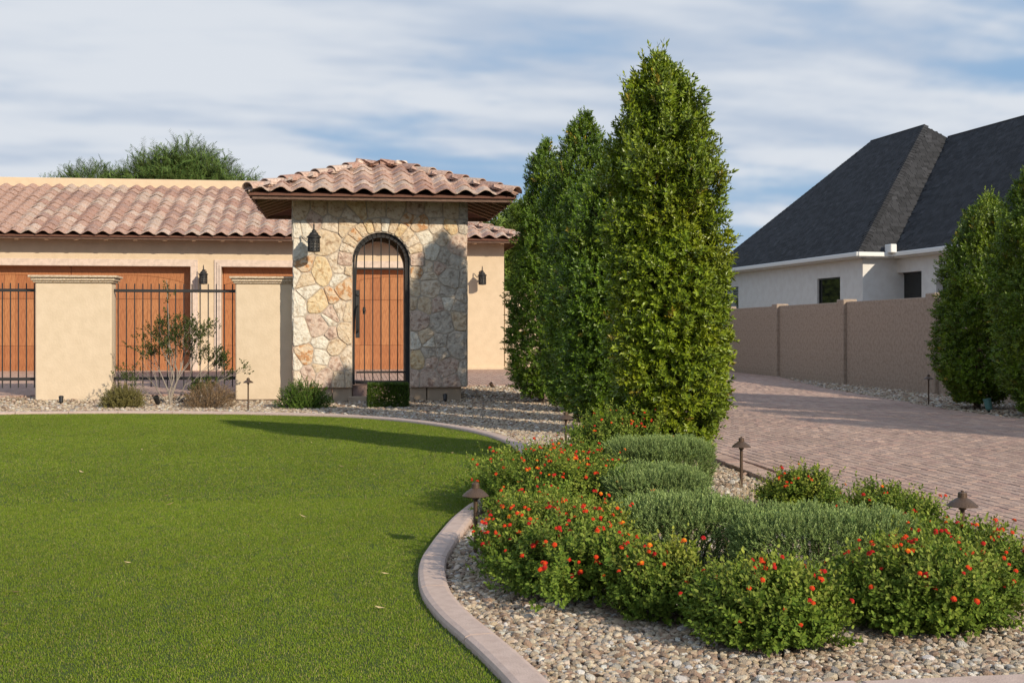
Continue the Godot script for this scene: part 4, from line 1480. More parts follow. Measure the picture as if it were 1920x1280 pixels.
# ---- clipped column trees
# prof: Vector2(height, radius); lean: how far the tip stands off the axis
func column_tree(label: String, at: Vector3, prof: Array, lean: Vector2, sd: int, n: int, wild: float, hue_of := Color(1, 1, 1)) -> void:
	rng.seed = sd
	var top: float = prof[prof.size() - 1].x
	var o := thing("ficus_tree", label, "tree", at, 0.0, "clipped ficus columns along the driveway")
	var lump := noise(sd, 1.5, 3)
	var rad := func(h: float, a: float) -> float:
		var r := 0.0
		for i in prof.size() - 1:
			if h >= prof[i].x and h <= prof[i + 1].x:
				r = lerpf(prof[i].y, prof[i + 1].y, (h - prof[i].x) / (prof[i + 1].x - prof[i].x))
		var up := ss(0.45, 0.7, h / top)
		return r * (1.0 + lump.get_noise_3d(cos(a) * 0.8, h * 0.9, sin(a) * 0.8) * lerpf(0.22, 0.75, up))
	var axis := func(h: float) -> Vector3:
		var t := ss(0.3, 1.0, h / top)
		return V(lean.x * t, h, lean.y * t)
	# trunk and limbs
	var b := MB.new()
	var pts := []
	var rs := []
	for i in 9:
		var h := top * 0.9 * i / 8.0
		pts.append(axis.call(h) + V(rr(-0.02, 0.02), -0.05 if i == 0 else 0.0, rr(-0.02, 0.02)))
		rs.append(lerpf(0.06, 0.008, i / 8.0))
	b.tube(pts, rs, 7)
	part("trunk", b.done(), M.bark, o)
	for i in 26:
		var h := lerpf(0.25, top * 0.86, i / 26.0)
		var a := i * 2.4
		var r: float = rad.call(minf(h + 0.3, top * 0.97), a) * 0.85
		b = MB.new()
		b.tube([axis.call(h), axis.call(h + 0.12) + V(cos(a), 0, sin(a)) * r * 0.5, axis.call(h + 0.34) + V(cos(a), 0, sin(a)) * r], [0.016, 0.011, 0.004], 5)
		part("limb", b.done(), M.bark, o)
	var xs := [[], [], [], [], [], [], []]
	var cs := [[], [], [], [], [], [], []]
	var hue := noise(sd + 5, 1.6, 2)
	var clump := noise(sd + 8, 0.9, 2)
	var lo: float = prof[0].x
	var m := 0
	var tries := 0
	while m < n and tries < n * 5:
		tries += 1
		var h := rr(lo, top)
		var a := rr(0, TAU)
		var r: float = rad.call(h, a)
		if rng.randf() > (r + 0.05) / 0.62: continue
		m += 1
		var up := ss(0.50, 0.72, h / top)
		var dep := pow(rng.randf(), 1.8) * 0.42 + maxf(0.0, clump.get_noise_3d(cos(a) * r * 3.0, h * 2.6, sin(a) * r * 3.0)) * 0.45
		if rng.randf() < 0.16: dep = rr(0.3, 0.9)
		var q: Vector3 = axis.call(h) + V(cos(a), 0, sin(a)) * maxf(r - dep * minf(r, 0.5) - rr(0.0, 0.06), 0.0)
		q.y += rr(-0.03, 0.03)
		var out := V(cos(a), 0, sin(a))
		var dir := out * rr(0.3, 1.1) + V(rr(-0.7, 0.7), lerpf(rr(-0.2, 0.9), rr(0.4, 1.4), up), rr(-0.7, 0.7))
		var shoot := rng.randf() < 0.055 * up * wild + 0.002
		var k := (4 + rng.randi() % 3) if shoot else rng.randi() % 4
		var s := rr(0.62, 0.98)
		if shoot: dir = out * 0.35 + V(rr(-0.25, 0.25), 1.2, rr(-0.25, 0.25))
		xs[k].append(Transform3D(toward(dir, rr(0, TAU)).scaled_local(V(s, s, s)), q))
		var g := 1.0 + 0.28 * hue.get_noise_3d(q.x, q.y, q.z) + rr(-0.16, 0.16)
		var yl := 1.0 + maxf(0.0, hue.get_noise_3d(q.z + 9, q.y, q.x)) * 0.7
		var tone := Color(g * yl, g * (1.0 + (yl - 1.0) * 0.5), g)
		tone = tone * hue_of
		if rng.randf() < 0.012: tone = Color(1.7, 0.95, 1.6) * g
		cs[k].append(tone)
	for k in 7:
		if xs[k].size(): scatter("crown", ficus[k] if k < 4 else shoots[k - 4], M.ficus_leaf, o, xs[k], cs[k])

func make_column_trees() -> void:
	var P := func(a: Array) -> Array:
		var o := []
		for i in range(0, a.size(), 2): o.append(Vector2(a[i], a[i + 1]))
		return o
	var tall = P.call([0.14, 0.34, 0.35, 0.46, 0.75, 0.52, 1.3, 0.53, 1.9, 0.52, 2.3, 0.49, 2.7, 0.51, 2.95, 0.49, 3.25, 0.42, 3.46, 0.30, 3.66, 0.17, 3.82, 0.03])
	column_tree("tallest and nearest ficus column of the row beside the driveway, lit yellow-green", V(3.0, 0, -11.2), tall, Vector2(-0.11, 0.0), 2001, 11000, 1.0)
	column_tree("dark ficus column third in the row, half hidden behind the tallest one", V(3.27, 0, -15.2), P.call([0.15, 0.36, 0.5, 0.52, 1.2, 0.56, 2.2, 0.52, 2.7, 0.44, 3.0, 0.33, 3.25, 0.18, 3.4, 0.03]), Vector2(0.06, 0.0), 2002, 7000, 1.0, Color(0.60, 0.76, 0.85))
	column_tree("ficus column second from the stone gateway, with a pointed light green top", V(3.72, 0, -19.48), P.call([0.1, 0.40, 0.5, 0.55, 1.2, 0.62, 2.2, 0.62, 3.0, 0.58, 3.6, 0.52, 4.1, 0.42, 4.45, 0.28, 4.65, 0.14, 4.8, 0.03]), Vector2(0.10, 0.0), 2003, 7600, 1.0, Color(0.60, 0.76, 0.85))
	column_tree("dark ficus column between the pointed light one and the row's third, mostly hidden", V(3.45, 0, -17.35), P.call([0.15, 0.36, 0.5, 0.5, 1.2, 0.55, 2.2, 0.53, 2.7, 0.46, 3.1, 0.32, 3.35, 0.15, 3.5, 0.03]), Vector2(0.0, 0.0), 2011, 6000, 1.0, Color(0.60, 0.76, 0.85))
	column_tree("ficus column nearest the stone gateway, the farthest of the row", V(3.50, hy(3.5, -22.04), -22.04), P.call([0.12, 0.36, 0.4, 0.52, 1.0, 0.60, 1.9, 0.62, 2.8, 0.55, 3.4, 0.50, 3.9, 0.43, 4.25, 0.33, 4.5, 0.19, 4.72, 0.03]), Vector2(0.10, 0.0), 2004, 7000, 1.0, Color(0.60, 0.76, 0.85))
	var side = P.call([0.12, 0.34, 0.5, 0.60, 1.1, 0.70, 1.7, 0.68, 2.2, 0.59, 2.7, 0.52, 3.0, 0.44, 3.28, 0.28, 3.5, 0.04])
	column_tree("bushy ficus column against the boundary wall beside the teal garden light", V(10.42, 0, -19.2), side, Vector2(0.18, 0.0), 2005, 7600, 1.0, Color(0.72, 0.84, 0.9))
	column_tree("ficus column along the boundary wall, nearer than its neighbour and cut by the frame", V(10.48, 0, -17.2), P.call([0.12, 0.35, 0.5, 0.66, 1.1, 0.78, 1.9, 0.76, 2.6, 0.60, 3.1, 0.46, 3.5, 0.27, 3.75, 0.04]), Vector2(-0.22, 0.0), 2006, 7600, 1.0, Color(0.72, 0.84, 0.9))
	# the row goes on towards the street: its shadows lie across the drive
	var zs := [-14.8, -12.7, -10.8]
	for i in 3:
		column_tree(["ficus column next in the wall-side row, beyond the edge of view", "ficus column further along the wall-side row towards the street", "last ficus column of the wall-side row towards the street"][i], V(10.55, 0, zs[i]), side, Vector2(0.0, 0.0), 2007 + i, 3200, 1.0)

# ---- lantana
func lantana_bush(label: String, at: Vector3, rx: float, rz: float, h: float, sd: int, n: int, nf: int) -> void:
	rng.seed = sd
	rx -= 0.05
	rz -= 0.05
	h *= 0.68
	var o := thing("lantana_bush", label, "bush", at, 0.0, "flowering lantana bushes in the gravel bed")
	var lump := noise(sd, 2.6, 3)
	var surf := func(a: float, e: float) -> Vector3:      # e: 0 at the skirt, 1 on top
		var el := e * PI * 0.5
		var flat := pow(cos(el), 0.62)
		var k := 1.0 + 0.46 * lump.get_noise_3d(cos(a) * flat, sin(el) * 1.2, sin(a) * flat)
		return V(cos(a) * rx * flat * k, h * pow(sin(el), 0.8) * k + 0.03, sin(a) * rz * flat * k)
	for i in 9:
		var a := i * 2.4
		var e := rr(0.3, 0.95)
		var tip: Vector3 = surf.call(a, e)
		var b := MB.new()
		b.tube([V(rr(-0.04, 0.04), -0.03, rr(-0.04, 0.04)), tip * 0.45 + V(0, 0.05, 0), tip * 0.95], [0.006, 0.0045, 0.002], 5, false)
		part("stem", b.done(), M.pale_bark, o)
	var xs := [[], [], [], [], [], [], []]
	var cs := [[], [], [], [], [], [], []]
	var hue := noise(sd + 3, 2.2, 2)
	for i in n:
		var a := rr(0, TAU)
		var e := pow(rng.randf(), 0.85)
		var p: Vector3 = surf.call(a, e)
		var dep := pow(rng.randf(), 1.6) * 0.5
		if rng.randf() < 0.10: dep = rr(-0.16, -0.02)
		var q := p * (1.0 - dep)
		q.y = maxf(q.y, 0.015)
		var out := V(p.x / rx, p.y / h * 0.9, p.z / rz).normalized()
		var dir := out + V(rr(-0.6, 0.6), rr(0.0, 0.8), rr(-0.6, 0.6))
		var s := rr(0.75, 1.3)
		var k := rng.randi() % 4
		if e > 0.35 and dep < 0.12 and rng.randf() < 0.34: k = 4 + rng.randi() % 3
		xs[k].append(Transform3D(toward(dir, rr(0, TAU)).scaled_local(V(s, s, s)), q))
		var g := 1.0 + 0.3 * hue.get_noise_3d(q.x, q.y, q.z) + rr(-0.18, 0.18)
		var yl := 1.0 + maxf(0.0, hue.get_noise_3d(q.x + 7, q.y, q.z)) * 0.4
		cs[k].append(Color(g * yl, g * (1.0 + 0.35 * (yl - 1.0)), g))
	for k in 7: scatter("foliage", lantana[k], M.lantana_leaf, o, xs[k], cs[k])
	for i in nf:
		var a := rr(0, TAU)
		if rng.randf() < 0.55: a = rr(PI * -0.1, PI * 1.1)
		var e := 1.0 - pow(rng.randf(), 1.3) * 0.9
		var p: Vector3 = surf.call(a, e)
		var out := V(p.x / rx * 0.6, 0.9, p.z / rz * 0.6).normalized()
		var q := p * rr(1.0, 1.06) + out * rr(0.075, 0.135)
		var m := 1 if rng.randf() < 0.7 else 2
		for j in m:
			var s := rr(0.62, 1.0)
			var qq := q + V(rr(-0.02, 0.02), rr(-0.008, 0.008), rr(-0.02, 0.02)) * (1.0 if j else 0.0) * 1.3
			part("flower", flowers[[0, 1, 1, 3, 4, 0, 3, 2, 1, 0][rng.randi() % 10]], M.flower, o, Transform3D(toward(out + V(rr(-0.4, 0.4), 0, rr(-0.2, 0.6)), rr(0, TAU)).scaled_local(V(s, s, s)), qq))

func make_lantanas() -> void:
	lantana_bush("lantana bush in flower at the foot of the tallest ficus column", V(2.46, 0, -10.85), 0.56, 0.36, 0.62, 3001, 3400, 40)
	lantana_bush("long lantana bush with red flowers beside the kerb and path light", V(1.48, 0, -8.75), 0.58, 1.05, 0.44, 3002, 6400, 140)
	lantana_bush("wide lantana bush nearest the curve of the kerb, full of red flowers", V(1.10, 0, -6.35), 0.42, 0.88, 0.38, 3003, 6400, 135)
	lantana_bush("small lantana bush with tall stems between the kerb bush and the front one", V(1.40, 0, -5.40), 0.24, 0.28, 0.30, 3004, 1400, 16)
	lantana_bush("round lantana bush at the front of the bed, few flowers, bare gravel before it", V(1.72, 0, -4.90), 0.32, 0.30, 0.30, 3005, 3400, 32)
	lantana_bush("largest front lantana bush beside the driveway edge with big light leaves", V(2.50, 0, -5.10), 0.40, 0.34, 0.33, 3006, 4600, 52)
	lantana_bush("lantana bush around the path light at the driveway edge", V(3.00, 0, -5.70), 0.33, 0.45, 0.31, 3007, 3400, 56)
	lantana_bush("thin lantana bush behind the silver green hedge, against the pavers", V(3.14, 0, -8.25), 0.30, 0.28, 0.30, 3008, 1300, 12)
	lantana_bush("low lantana bush spilling on the driveway edge behind the widest hedge", V(3.28, 0, -7.15), 0.32, 0.40, 0.31, 3009, 2000, 16)

# ---- clipped silver green hedges
func sage_hedge(label: String, at: Vector3, sx: float, sz: float, h: float, turn: float, sd: int, n: int) -> void:
	rng.seed = sd
	var o := thing("clipped_hedge", label, "hedge", at, turn, "clipped silver green hedges in the bed")
	var lump := noise(sd, 3.0, 3)
	for i in 7:
		var b := MB.new()
		var t := V(rr(-0.7, 0.7) * sx, h * rr(0.6, 0.9), rr(-0.7, 0.7) * sz)
		b.tube([V(t.x * 0.3, -0.03, t.z * 0.3), t * 0.55, t], [0.009, 0.006, 0.003], 5, false)
		part("stem", b.done(), M.bark, o)
	var xs := [[], [], [], []]
	var cs := [[], [], [], []]
	var hue := noise(sd + 3, 2.5, 2)
	for i in n:
		# a rounded box: the direction decides which face
		var a := rr(0, TAU)
		var ca := cos(a)
		var sa := sin(a)
		var e := 4.0
		var k0 := pow(pow(absf(ca), e) + pow(absf(sa), e), -1.0 / e)
		var v := rng.randf()
		var p: Vector3
		var out: Vector3
		if v < 0.55:
			var f := sqrt(rng.randf())
			p = V(ca * k0 * sx * f, h * (1.0 - 0.16 * pow(f, 5)), sa * k0 * sz * f)
			out = V(ca * 0.3 * pow(f, 4), 1.0, sa * 0.3 * pow(f, 4))
		else:
			var y := rr(0.06, 1.0)
			p = V(ca * k0 * sx * (1.0 - 0.10 * pow(1.0 - y, 2)), h * y * 0.9, sa * k0 * sz * (1.0 - 0.10 * pow(1.0 - y, 2)))
			out = V(ca, rr(0.2, 0.9), sa)
		p *= 1.0 + 0.12 * lump.get_noise_3d(p.x * 2, p.y * 2, p.z * 2)
		var dep := pow(rng.randf(), 1.7) * 0.09
		if rng.randf() < 0.12: dep = rr(0.08, 0.25)
		var q := p - out.normalized() * dep
		var s := rr(0.6, 0.92)
		var k := rng.randi() % 4
		xs[k].append(Transform3D(toward(out + V(rr(-0.45, 0.45), rr(0.0, 0.3), rr(-0.45, 0.45)), rr(0, TAU)).scaled_local(V(s, s, s)), q))
		var g := 1.0 + 0.25 * hue.get_noise_3d(q.x, q.y, q.z) + rr(-0.16, 0.16)
		cs[k].append(Color(g, g, g * rr(0.9, 1.05)))
	for k in 4: scatter("foliage", sage[k], M.sage_leaf, o, xs[k], cs[k])

func make_hedges() -> void:
	sage_hedge("clipped silver green hedge under the tallest ficus column, farthest of four", V(2.60, 0, -10.05), 0.42, 0.33, 0.37, -0.1, 4001, 4600)
	sage_hedge("small clipped silver green hedge second from the ficus, dark on its left side", V(2.03, 0, -7.95), 0.31, 0.29, 0.355, -0.1, 4002, 4200)
	sage_hedge("clipped silver green hedge third from the ficus, with a tall flat dark front", V(1.83, 0, -6.50), 0.36, 0.29, 0.355, -0.1, 4003, 4800)
	sage_hedge("widest clipped silver green hedge, between the two large front lantanas", V(2.40, 0, -6.02), 0.43, 0.31, 0.35, -0.1, 4004, 5200)

# ---- shrubs by the house
func twiggy(label: String, nm: String, cat: String, at: Vector3, r: float, h: float, sd: int, nt: int, mesh: Mesh, m: Material, n: int, tone: Color, twig: Material) -> Node3D:
	rng.seed = sd
	var o := thing(nm, label, cat, at)
	for i in nt:
		var a := i * 2.4 + rr(-0.3, 0.3)
		var k := sqrt((i + 0.5) / nt)
		var tip := V(cos(a) * r * k, h * (1.0 - 0.45 * k * k) * rr(0.8, 1.1), sin(a) * r * k)
		var b := MB.new()
		b.tube([V(rr(-0.03, 0.03), -0.03, rr(-0.03, 0.03)), tip * 0.5 + V(rr(-0.04, 0.04), h * 0.06, rr(-0.04, 0.04)), tip], [0.007, 0.005, 0.002], 4, false)
		part("stem", b.done(), twig, o)
	var xs := []
	var cs := []
	for i in n:
		var a := rr(0, TAU)
		var f := pow(rng.randf(), 0.45)
		var el := asin(rng.randf())
		var p := V(cos(a) * cos(el) * r, h * sin(el), sin(a) * cos(el) * r) * f * rr(0.85, 1.08)
		p.y = maxf(p.y, 0.02)
		var s := rr(0.8, 1.3)
		xs.append(Transform3D(toward(p + V(rr(-0.2, 0.2), h * 0.5, rr(-0.2, 0.2)), rr(0, TAU)).scaled_local(V(s, s, s)), p))
		var g := rr(0.75, 1.25)
		cs.append(Color(tone.r * g, tone.g * g, tone.b * g))
	scatter("foliage", mesh, m, o, xs, cs)
	return o

func make_small_shrubs() -> void:
	var dry := sprig(1100, 12, 0.10, 0.030, 0.007, 0.9, Color(0.23, 0.15, 0.085), Color(0.36, 0.26, 0.15))
	var olive := sprig(1101, 10, 0.09, 0.032, 0.015, 1.0, Color(0.15, 0.13, 0.035), Color(0.27, 0.24, 0.085))
	var a := twiggy("low olive brown shrub with a yellow flower by the pillar corner", "low_shrub", "shrub", V(-3.78, 0.0, -21.55), 0.34, 0.36, 5001, 14, olive, M.lantana_leaf, 900, Color(1, 1, 1), M.pale_bark)
	var yb := MB.new()
	yb.col = Color(0.8, 0.5, 0.03)
	for i in 12: leaf(yb, Transform3D(Basis(Vector3.UP, i * 0.52) * Basis(Vector3.RIGHT, -0.4), Vector3.ZERO), 0.03, 0.012, 0.1, 0.1)
	var yf := yb.done()
	part("flower", yf, M.flower, a, T(0.06, 0.41, 0.1)); part("flower", yf, M.flower, a, T(0.10, 0.39, 0.12))
	twiggy("dry brown bare shrub before the iron fence", "dry_shrub", "shrub", V(-2.30, 0.0, -21.3), 0.42, 0.42, 5002, 26, dry, M.dry_stem, 1100, Color(0.9, 0.85, 0.85), M.pale_bark)
	var g := twiggy("loose dark green shrub at the corner of the stone gateway", "green_shrub", "shrub", V(-0.72, 0.0, -21.0), 0.46, 0.46, 5003, 14, lantana[0], M.lantana_leaf, 1500, Color(0.62, 0.70, 0.7), M.pale_bark)
	for q in [[-0.05, 0.48, 0.0], [0.14, 0.36, 0.3], [0.16, 0.37, 0.3]]: part("flower", yf, M.flower, g, T(q[0], q[1], q[2]))
	# the little clipped box before the gate
	rng.seed = 5004
	var o := thing("box_hedge", "small square clipped dark green box hedge before the iron gate", "hedge", V(0.70, 0.02, -21.15))
	var xs := []
	var cs := []
	for i in 2600:
		var q := V(rr(-0.31, 0.31), rr(0.02, 0.37), rr(-0.26, 0.26))
		var f := rng.randi() % 4
		if f == 0: q.y = 0.36
		elif f == 1: q.z = 0.25
		elif f == 2: q.x = 0.30 * (1 if rng.randf() < 0.5 else -1)
		var out := V(q.x / 0.3, (q.y - 0.2) / 0.2, q.z / 0.25)
		xs.append(Transform3D(toward(out + V(rr(-0.5, 0.5), rr(0, 0.6), rr(-0.5, 0.5)), rr(0, TAU)).scaled_local(V(0.42, 0.42, 0.42)), q))
		var k := rr(0.32, 0.62)
		cs.append(Color(k * 0.8, k, k))
	var b := MB.new()
	b.tube([V(0, -0.04, 0), V(0.02, 0.15, 0), V(0, 0.3, 0)], [0.015, 0.01, 0.004], 5)
	part("stem", b.done(), M.bark, o)
	scatter("foliage", ficus[0], M.ficus_leaf, o, xs, cs)
	# dry grass by the path light at the drive
	rng.seed = 5005
	o = thing("dry_grass_tuft", "dry straw coloured grass tuft at the foot of a path light", "grass tuft", V(3.02, 0, -8.95))
	for c in 2:
		b = MB.new()
		for i in 130:
			var a2 := rr(0, TAU)
			var r := 0.20 * sqrt(rng.randf())
			var at := V(cos(a2) * r + c * 0.16, 0, sin(a2) * r * 1.2 + c * 0.2)
			var d := V(rr(-1, 1), 0, rr(-1, 1)) * 0.11
			b.col = Color(0.50, 0.36, 0.20).lerp(Color(0.66, 0.52, 0.33), rng.randf())
			var s := V(rr(-1, 1), 0, rr(-1, 1)).normalized() * 0.0016
			var hh := rr(0.06, 0.17)
			b.tri(at - s, at + s, at + d * 0.5 + V(0, hh * 0.8, 0) + s * 0.7)
			b.tri(at - s, at + d * 0.5 + V(0, hh * 0.8, 0) + s * 0.7, at + d * 0.5 + V(0, hh * 0.8, 0) - s * 0.7)
			b.tri(at + d * 0.5 + V(0, hh * 0.8, 0) - s, at + d * 0.5 + V(0, hh * 0.8, 0) + s, at + d + V(0, hh, 0))
		part("grass_blades", b.done(), M.dry_stem, o, Transform3D.IDENTITY, "stuff")

# a small open tree: limbs by repeated forking
func fork(out: Array, p: Vector3, d: Vector3, l: float, r: float, depth: int, spread: float, tips: Array) -> void:
	var mid := p + d * l * 0.5 + V(rr(-1, 1), rr(-0.4, 0.6), rr(-1, 1)) * l * 0.09
	var e := p + d * l + V(rr(-1, 1), rr(-0.2, 0.5), rr(-1, 1)) * l * 0.10
	out.append([p, mid, e, r, depth])
	tips.append([e, d, depth])
	if depth == 0: return
	for i in 2 + (1 if rng.randf() < 0.45 else 0):
		var nd := (d + V(rr(-1, 1), rr(-0.35, 0.8), rr(-1, 1)) * spread).normalized()
		fork(out, e if i < 2 else mid, nd, l * rr(0.62, 0.85), r * 0.62, depth - 1, spread, tips)

func make_open_tree() -> void:
	rng.seed = 5100
	var o := thing("sparse_tree", "sparse young tree with grey bare branches before the iron fence", "small tree", V(-3.12, 0.0, -22.45))
	var segs := []
	var tips := []
	for q in [[V(0.02, 1, 0.0), 0.50, 0.022], [V(0.35, 0.95, 0.1), 0.50, 0.018], [V(-0.45, 0.6, 0.12), 0.36, 0.013], [V(0.85, 0.6, 0.1), 0.42, 0.015], [V(0.2, 1.0, -0.1), 0.55, 0.016], [V(0.7, 0.9, -0.1), 0.5, 0.015], [V(-0.7, 0.35, 0.1), 0.36, 0.011], [V(0.9, 0.3, 0.15), 0.26, 0.011]]:
		fork(segs, V(rr(-0.04, 0.04), -0.04, rr(-0.04, 0.04)), q[0].normalized(), q[1], q[2], 4, 0.52, tips)
	# one whip goes up above the rail
	segs.append([V(0.0, 0.6, 0), V(-0.02, 1.4, 0.02), V(-0.06, 2.22, 0.0), 0.009, 1])
	for i in 14: tips.append([V(-0.03, 1.0 + i * 0.085, 0.01) + V(rr(-0.05, 0.05), 0, rr(-0.05, 0.05)), Vector3.UP, 0])
	var b := MB.new()
	for s in segs:
		var m := MB.new()
		m.tube([s[0], s[1], s[2]], [s[3], s[3] * 0.85, s[3] * 0.66], 6 if s[4] > 2 else 4, false)
		if s[4] >= 3: part("branch", m.done(), M.pale_bark, o)
		else: b.v.append_array(m.v); b.n.append_array(m.n); b.c.append_array(m.c)
	part("twigs", b.done(), M.pale_bark, o, Transform3D.IDENTITY, "stuff")
	var lf := sprig(1102, 6, 0.08, 0.045, 0.028, 1.1, Color(0.045, 0.07, 0.016), Color(0.10, 0.12, 0.03), true)
	var xs := []
	var cs := []
	for t in tips:
		if t[2] > 1: continue
		var bare: bool = t[0].x < -0.25 and t[0].y < 0.9
		if rng.randf() < (0.8 if bare else 0.15): continue
		for i in 4:
			var s := rr(0.7, 1.3)
			xs.append(Transform3D(toward(t[1] + V(rr(-0.7, 0.7), rr(-0.4, 0.6), rr(-0.7, 0.7)), rr(0, TAU)).scaled_local(V(s, s, s)), t[0] + V(rr(-0.08, 0.08), rr(-0.07, 0.07), rr(-0.08, 0.08))))
			var g := rr(0.7, 1.2)
			cs.append(Color(g, g, g))
	scatter("crown", lf, M.lantana_leaf, o, xs, cs)

# ---- trees behind the house
func frond(sd: int, n: int, l: float, ll: float, lw: float, droop: float, c0: Color, c1: Color) -> ArrayMesh:
	rng.seed = sd
	var b := MB.new()
	b.col = Color(0.12, 0.12, 0.04)
	var p := func(f: float) -> Vector3: return V(0, l * f * (1.0 - droop * 0.4 * f), l * f * f * droop)
	b.tube([p.call(0.0), p.call(0.5), p.call(1.0)], [l * 0.012, l * 0.008, l * 0.004], 3, false)
	for i in n:
		var f := (i + 1.0) / n
		for s in [-1, 1]:
			b.col = c0.lerp(c1, rng.randf())
			var t := Transform3D(Basis(Vector3.UP, s * PI * 0.5 + rr(-0.3, 0.3)) * Basis(Vector3.RIGHT, -0.55 + rr(-0.25, 0.25)), p.call(f))
			leaf(b, t, ll * rr(0.75, 1.1) * (1.0 - 0.35 * absf(f - 0.4)), lw, 0.1, 0.15)
	return b.done()

func broad_tree(label: String, nm: String, at: Vector3, lobes: Array, trunk_h: float, sd: int, n: int, meshes: Array, m: Material, droop: float) -> void:
	rng.seed = sd
	var o := thing(nm, label, "tree", at)
	var b := MB.new()
	b.tube([V(0, -0.1, 0), V(0.1, trunk_h * 0.5, 0.05), V(0.0, trunk_h, 0)], [0.22, 0.17, 0.13], 8)
	part("trunk", b.done(), M.bark, o)
	for q in lobes:
		b = MB.new()
		var c: Vector3 = q[0]
		b.tube([V(0, trunk_h * 0.9, 0), V(0, trunk_h, 0).lerp(c, 0.55) + V(rr(-0.2, 0.2), -0.2, rr(-0.2, 0.2)), c], [0.10, 0.07, 0.03], 6)
		part("limb", b.done(), M.bark, o)
	var xs := []
	var cs := []
	for k in meshes.size():
		xs.append([])
		cs.append([])
	for i in n:
		var q = lobes[rng.randi() % lobes.size()]
		var d := V(rr(-1, 1), rr(-1, 1), rr(-1, 1)).normalized()
		var f := pow(rng.randf(), 0.5) * rr(0.8, 1.06)
		var p: Vector3 = q[0] + d * q[1] * f
		var s := rr(0.75, 1.3)
		var k := rng.randi() % meshes.size()
		xs[k].append(Transform3D(toward(d * 0.9 + V(rr(-0.5, 0.5), 0.7 - droop, rr(-0.5, 0.5)), rr(0, TAU)).scaled_local(V(s, s, s)), p))
		var g := rr(0.8, 1.2)
		cs[k].append(Color(g, g, g))
	for k in meshes.size(): scatter("crown", meshes[k], m, o, xs[k], cs[k])

func make_back_trees() -> void:
	var mq := []
	for k in 3: mq.append(frond(1200 + k, 9, 0.46, 0.13, 0.022, 0.35, Color(0.06, 0.12, 0.02), Color(0.14, 0.21, 0.042)))
	var c := []
	for q in [[-3.1, 5.0, 0, 0.95], [-2.2, 5.3, 0.5, 1.05], [-1.2, 5.2, -0.3, 1.1], [-0.3, 5.75, 0.3, 1.15], [0.5, 6.0, 0.0, 1.25], [1.1, 5.6, 0.5, 1.2], [1.9, 5.2, -0.2, 1.15], [2.6, 4.8, 0.2, 0.95], [-0.8, 4.6, 0.2, 1.5], [1.0, 4.6, 0.2, 1.6], [-2.4, 4.4, 0.2, 1.2], [0.2, 5.2, 0.4, 1.4]]:
		c.append([V(q[0] * 1.2, q[1] * 1.18 + 0.1, q[2]), V(q[3], q[3] * 0.85, q[3]) * 1.15])
	broad_tree("feathery green mesquite crown rising behind the garage parapet", "mesquite_tree", V(-6.6, 0, -47.2), c, 3.4, 6001, 14000, mq, M.mesquite_leaf, 0.1)
	var lf := []
	for k in 3: lf.append(frond(1210 + k, 7, 0.40, 0.15, 0.05, 0.5, Color(0.09, 0.15, 0.02), Color(0.18, 0.24, 0.04)))
	c = []
	for q in [[-1.2, 3.9, 0, 0.9], [0.2, 3.4, 0.3, 1.0], [1.2, 4.0, 0, 0.9], [-0.4, 2.4, 0.4, 1.1], [0.9, 2.5, 0.2, 1.1], [-1.3, 2.8, 0.3, 0.9], [0.3, 4.4, 0, 0.8]]:
		c.append([V(q[0], q[1] * 1.02, q[2]), V(q[3], q[3], q[3])])
	broad_tree("bright green tree behind the house corner and low garden wall", "leafy_tree", V(5.3, 0, -37.8), c, 1.8, 6002, 5200, lf, M.mesquite_leaf, 0.5)
	for i in 3:      # what the white house's windows mirror
		broad_tree(["tall leafy tree far behind the ficus row beside the neighbour's land", "second leafy tree far behind the ficus row, further from the drive", "third leafy tree far behind the ficus row, the farthest"][i], "leafy_tree", [V(10.5, 0, -53.5), V(7.6, 0, -58.5), V(4.4, 0, -64.0)][i], [[V(0, 4.2, 0), V(2.2, 1.8, 2.2)], [V(-1.5, 3.0, 0.5), V(1.8, 1.6, 1.8)], [V(1.3, 2.8, -0.5), V(1.8, 1.6, 1.8)], [V(0, 1.6, 0.6), V(2.4, 1.4, 2.2)]], 2.0, 6010 + i, 3200, lf, M.mesquite_leaf, 0.4)
	# a palm far behind, only its lowest fronds show past the gateway roof
	rng.seed = 6003
	var o := thing("palm_tree", "feather palm with drooping fronds behind the house", "palm", V(7.2, 0, -54.5))
	var b := MB.new()
	b.tube([V(0, -0.1, 0), V(0.05, 3.3, 0), V(0, 6.6, 0)], [0.2, 0.16, 0.15], 9)
	part("trunk", b.done(), M.bark, o)
	var pf := frond(1220, 30, 2.3, 0.42, 0.035, 0.75, Color(0.08, 0.13, 0.025), Color(0.14, 0.18, 0.05))
	for i in 22:
		var a := i * 2.4
		var d := V(cos(a), rr(-0.35, 1.2), sin(a)).normalized()
		var x := Vector3.UP.cross(d).normalized()
		var z := V(cos(a), 0, sin(a))
		part("frond", pf, M.mesquite_leaf, o, Transform3D(Basis(x, d, x.cross(d)), V(0, 6.6, 0)))

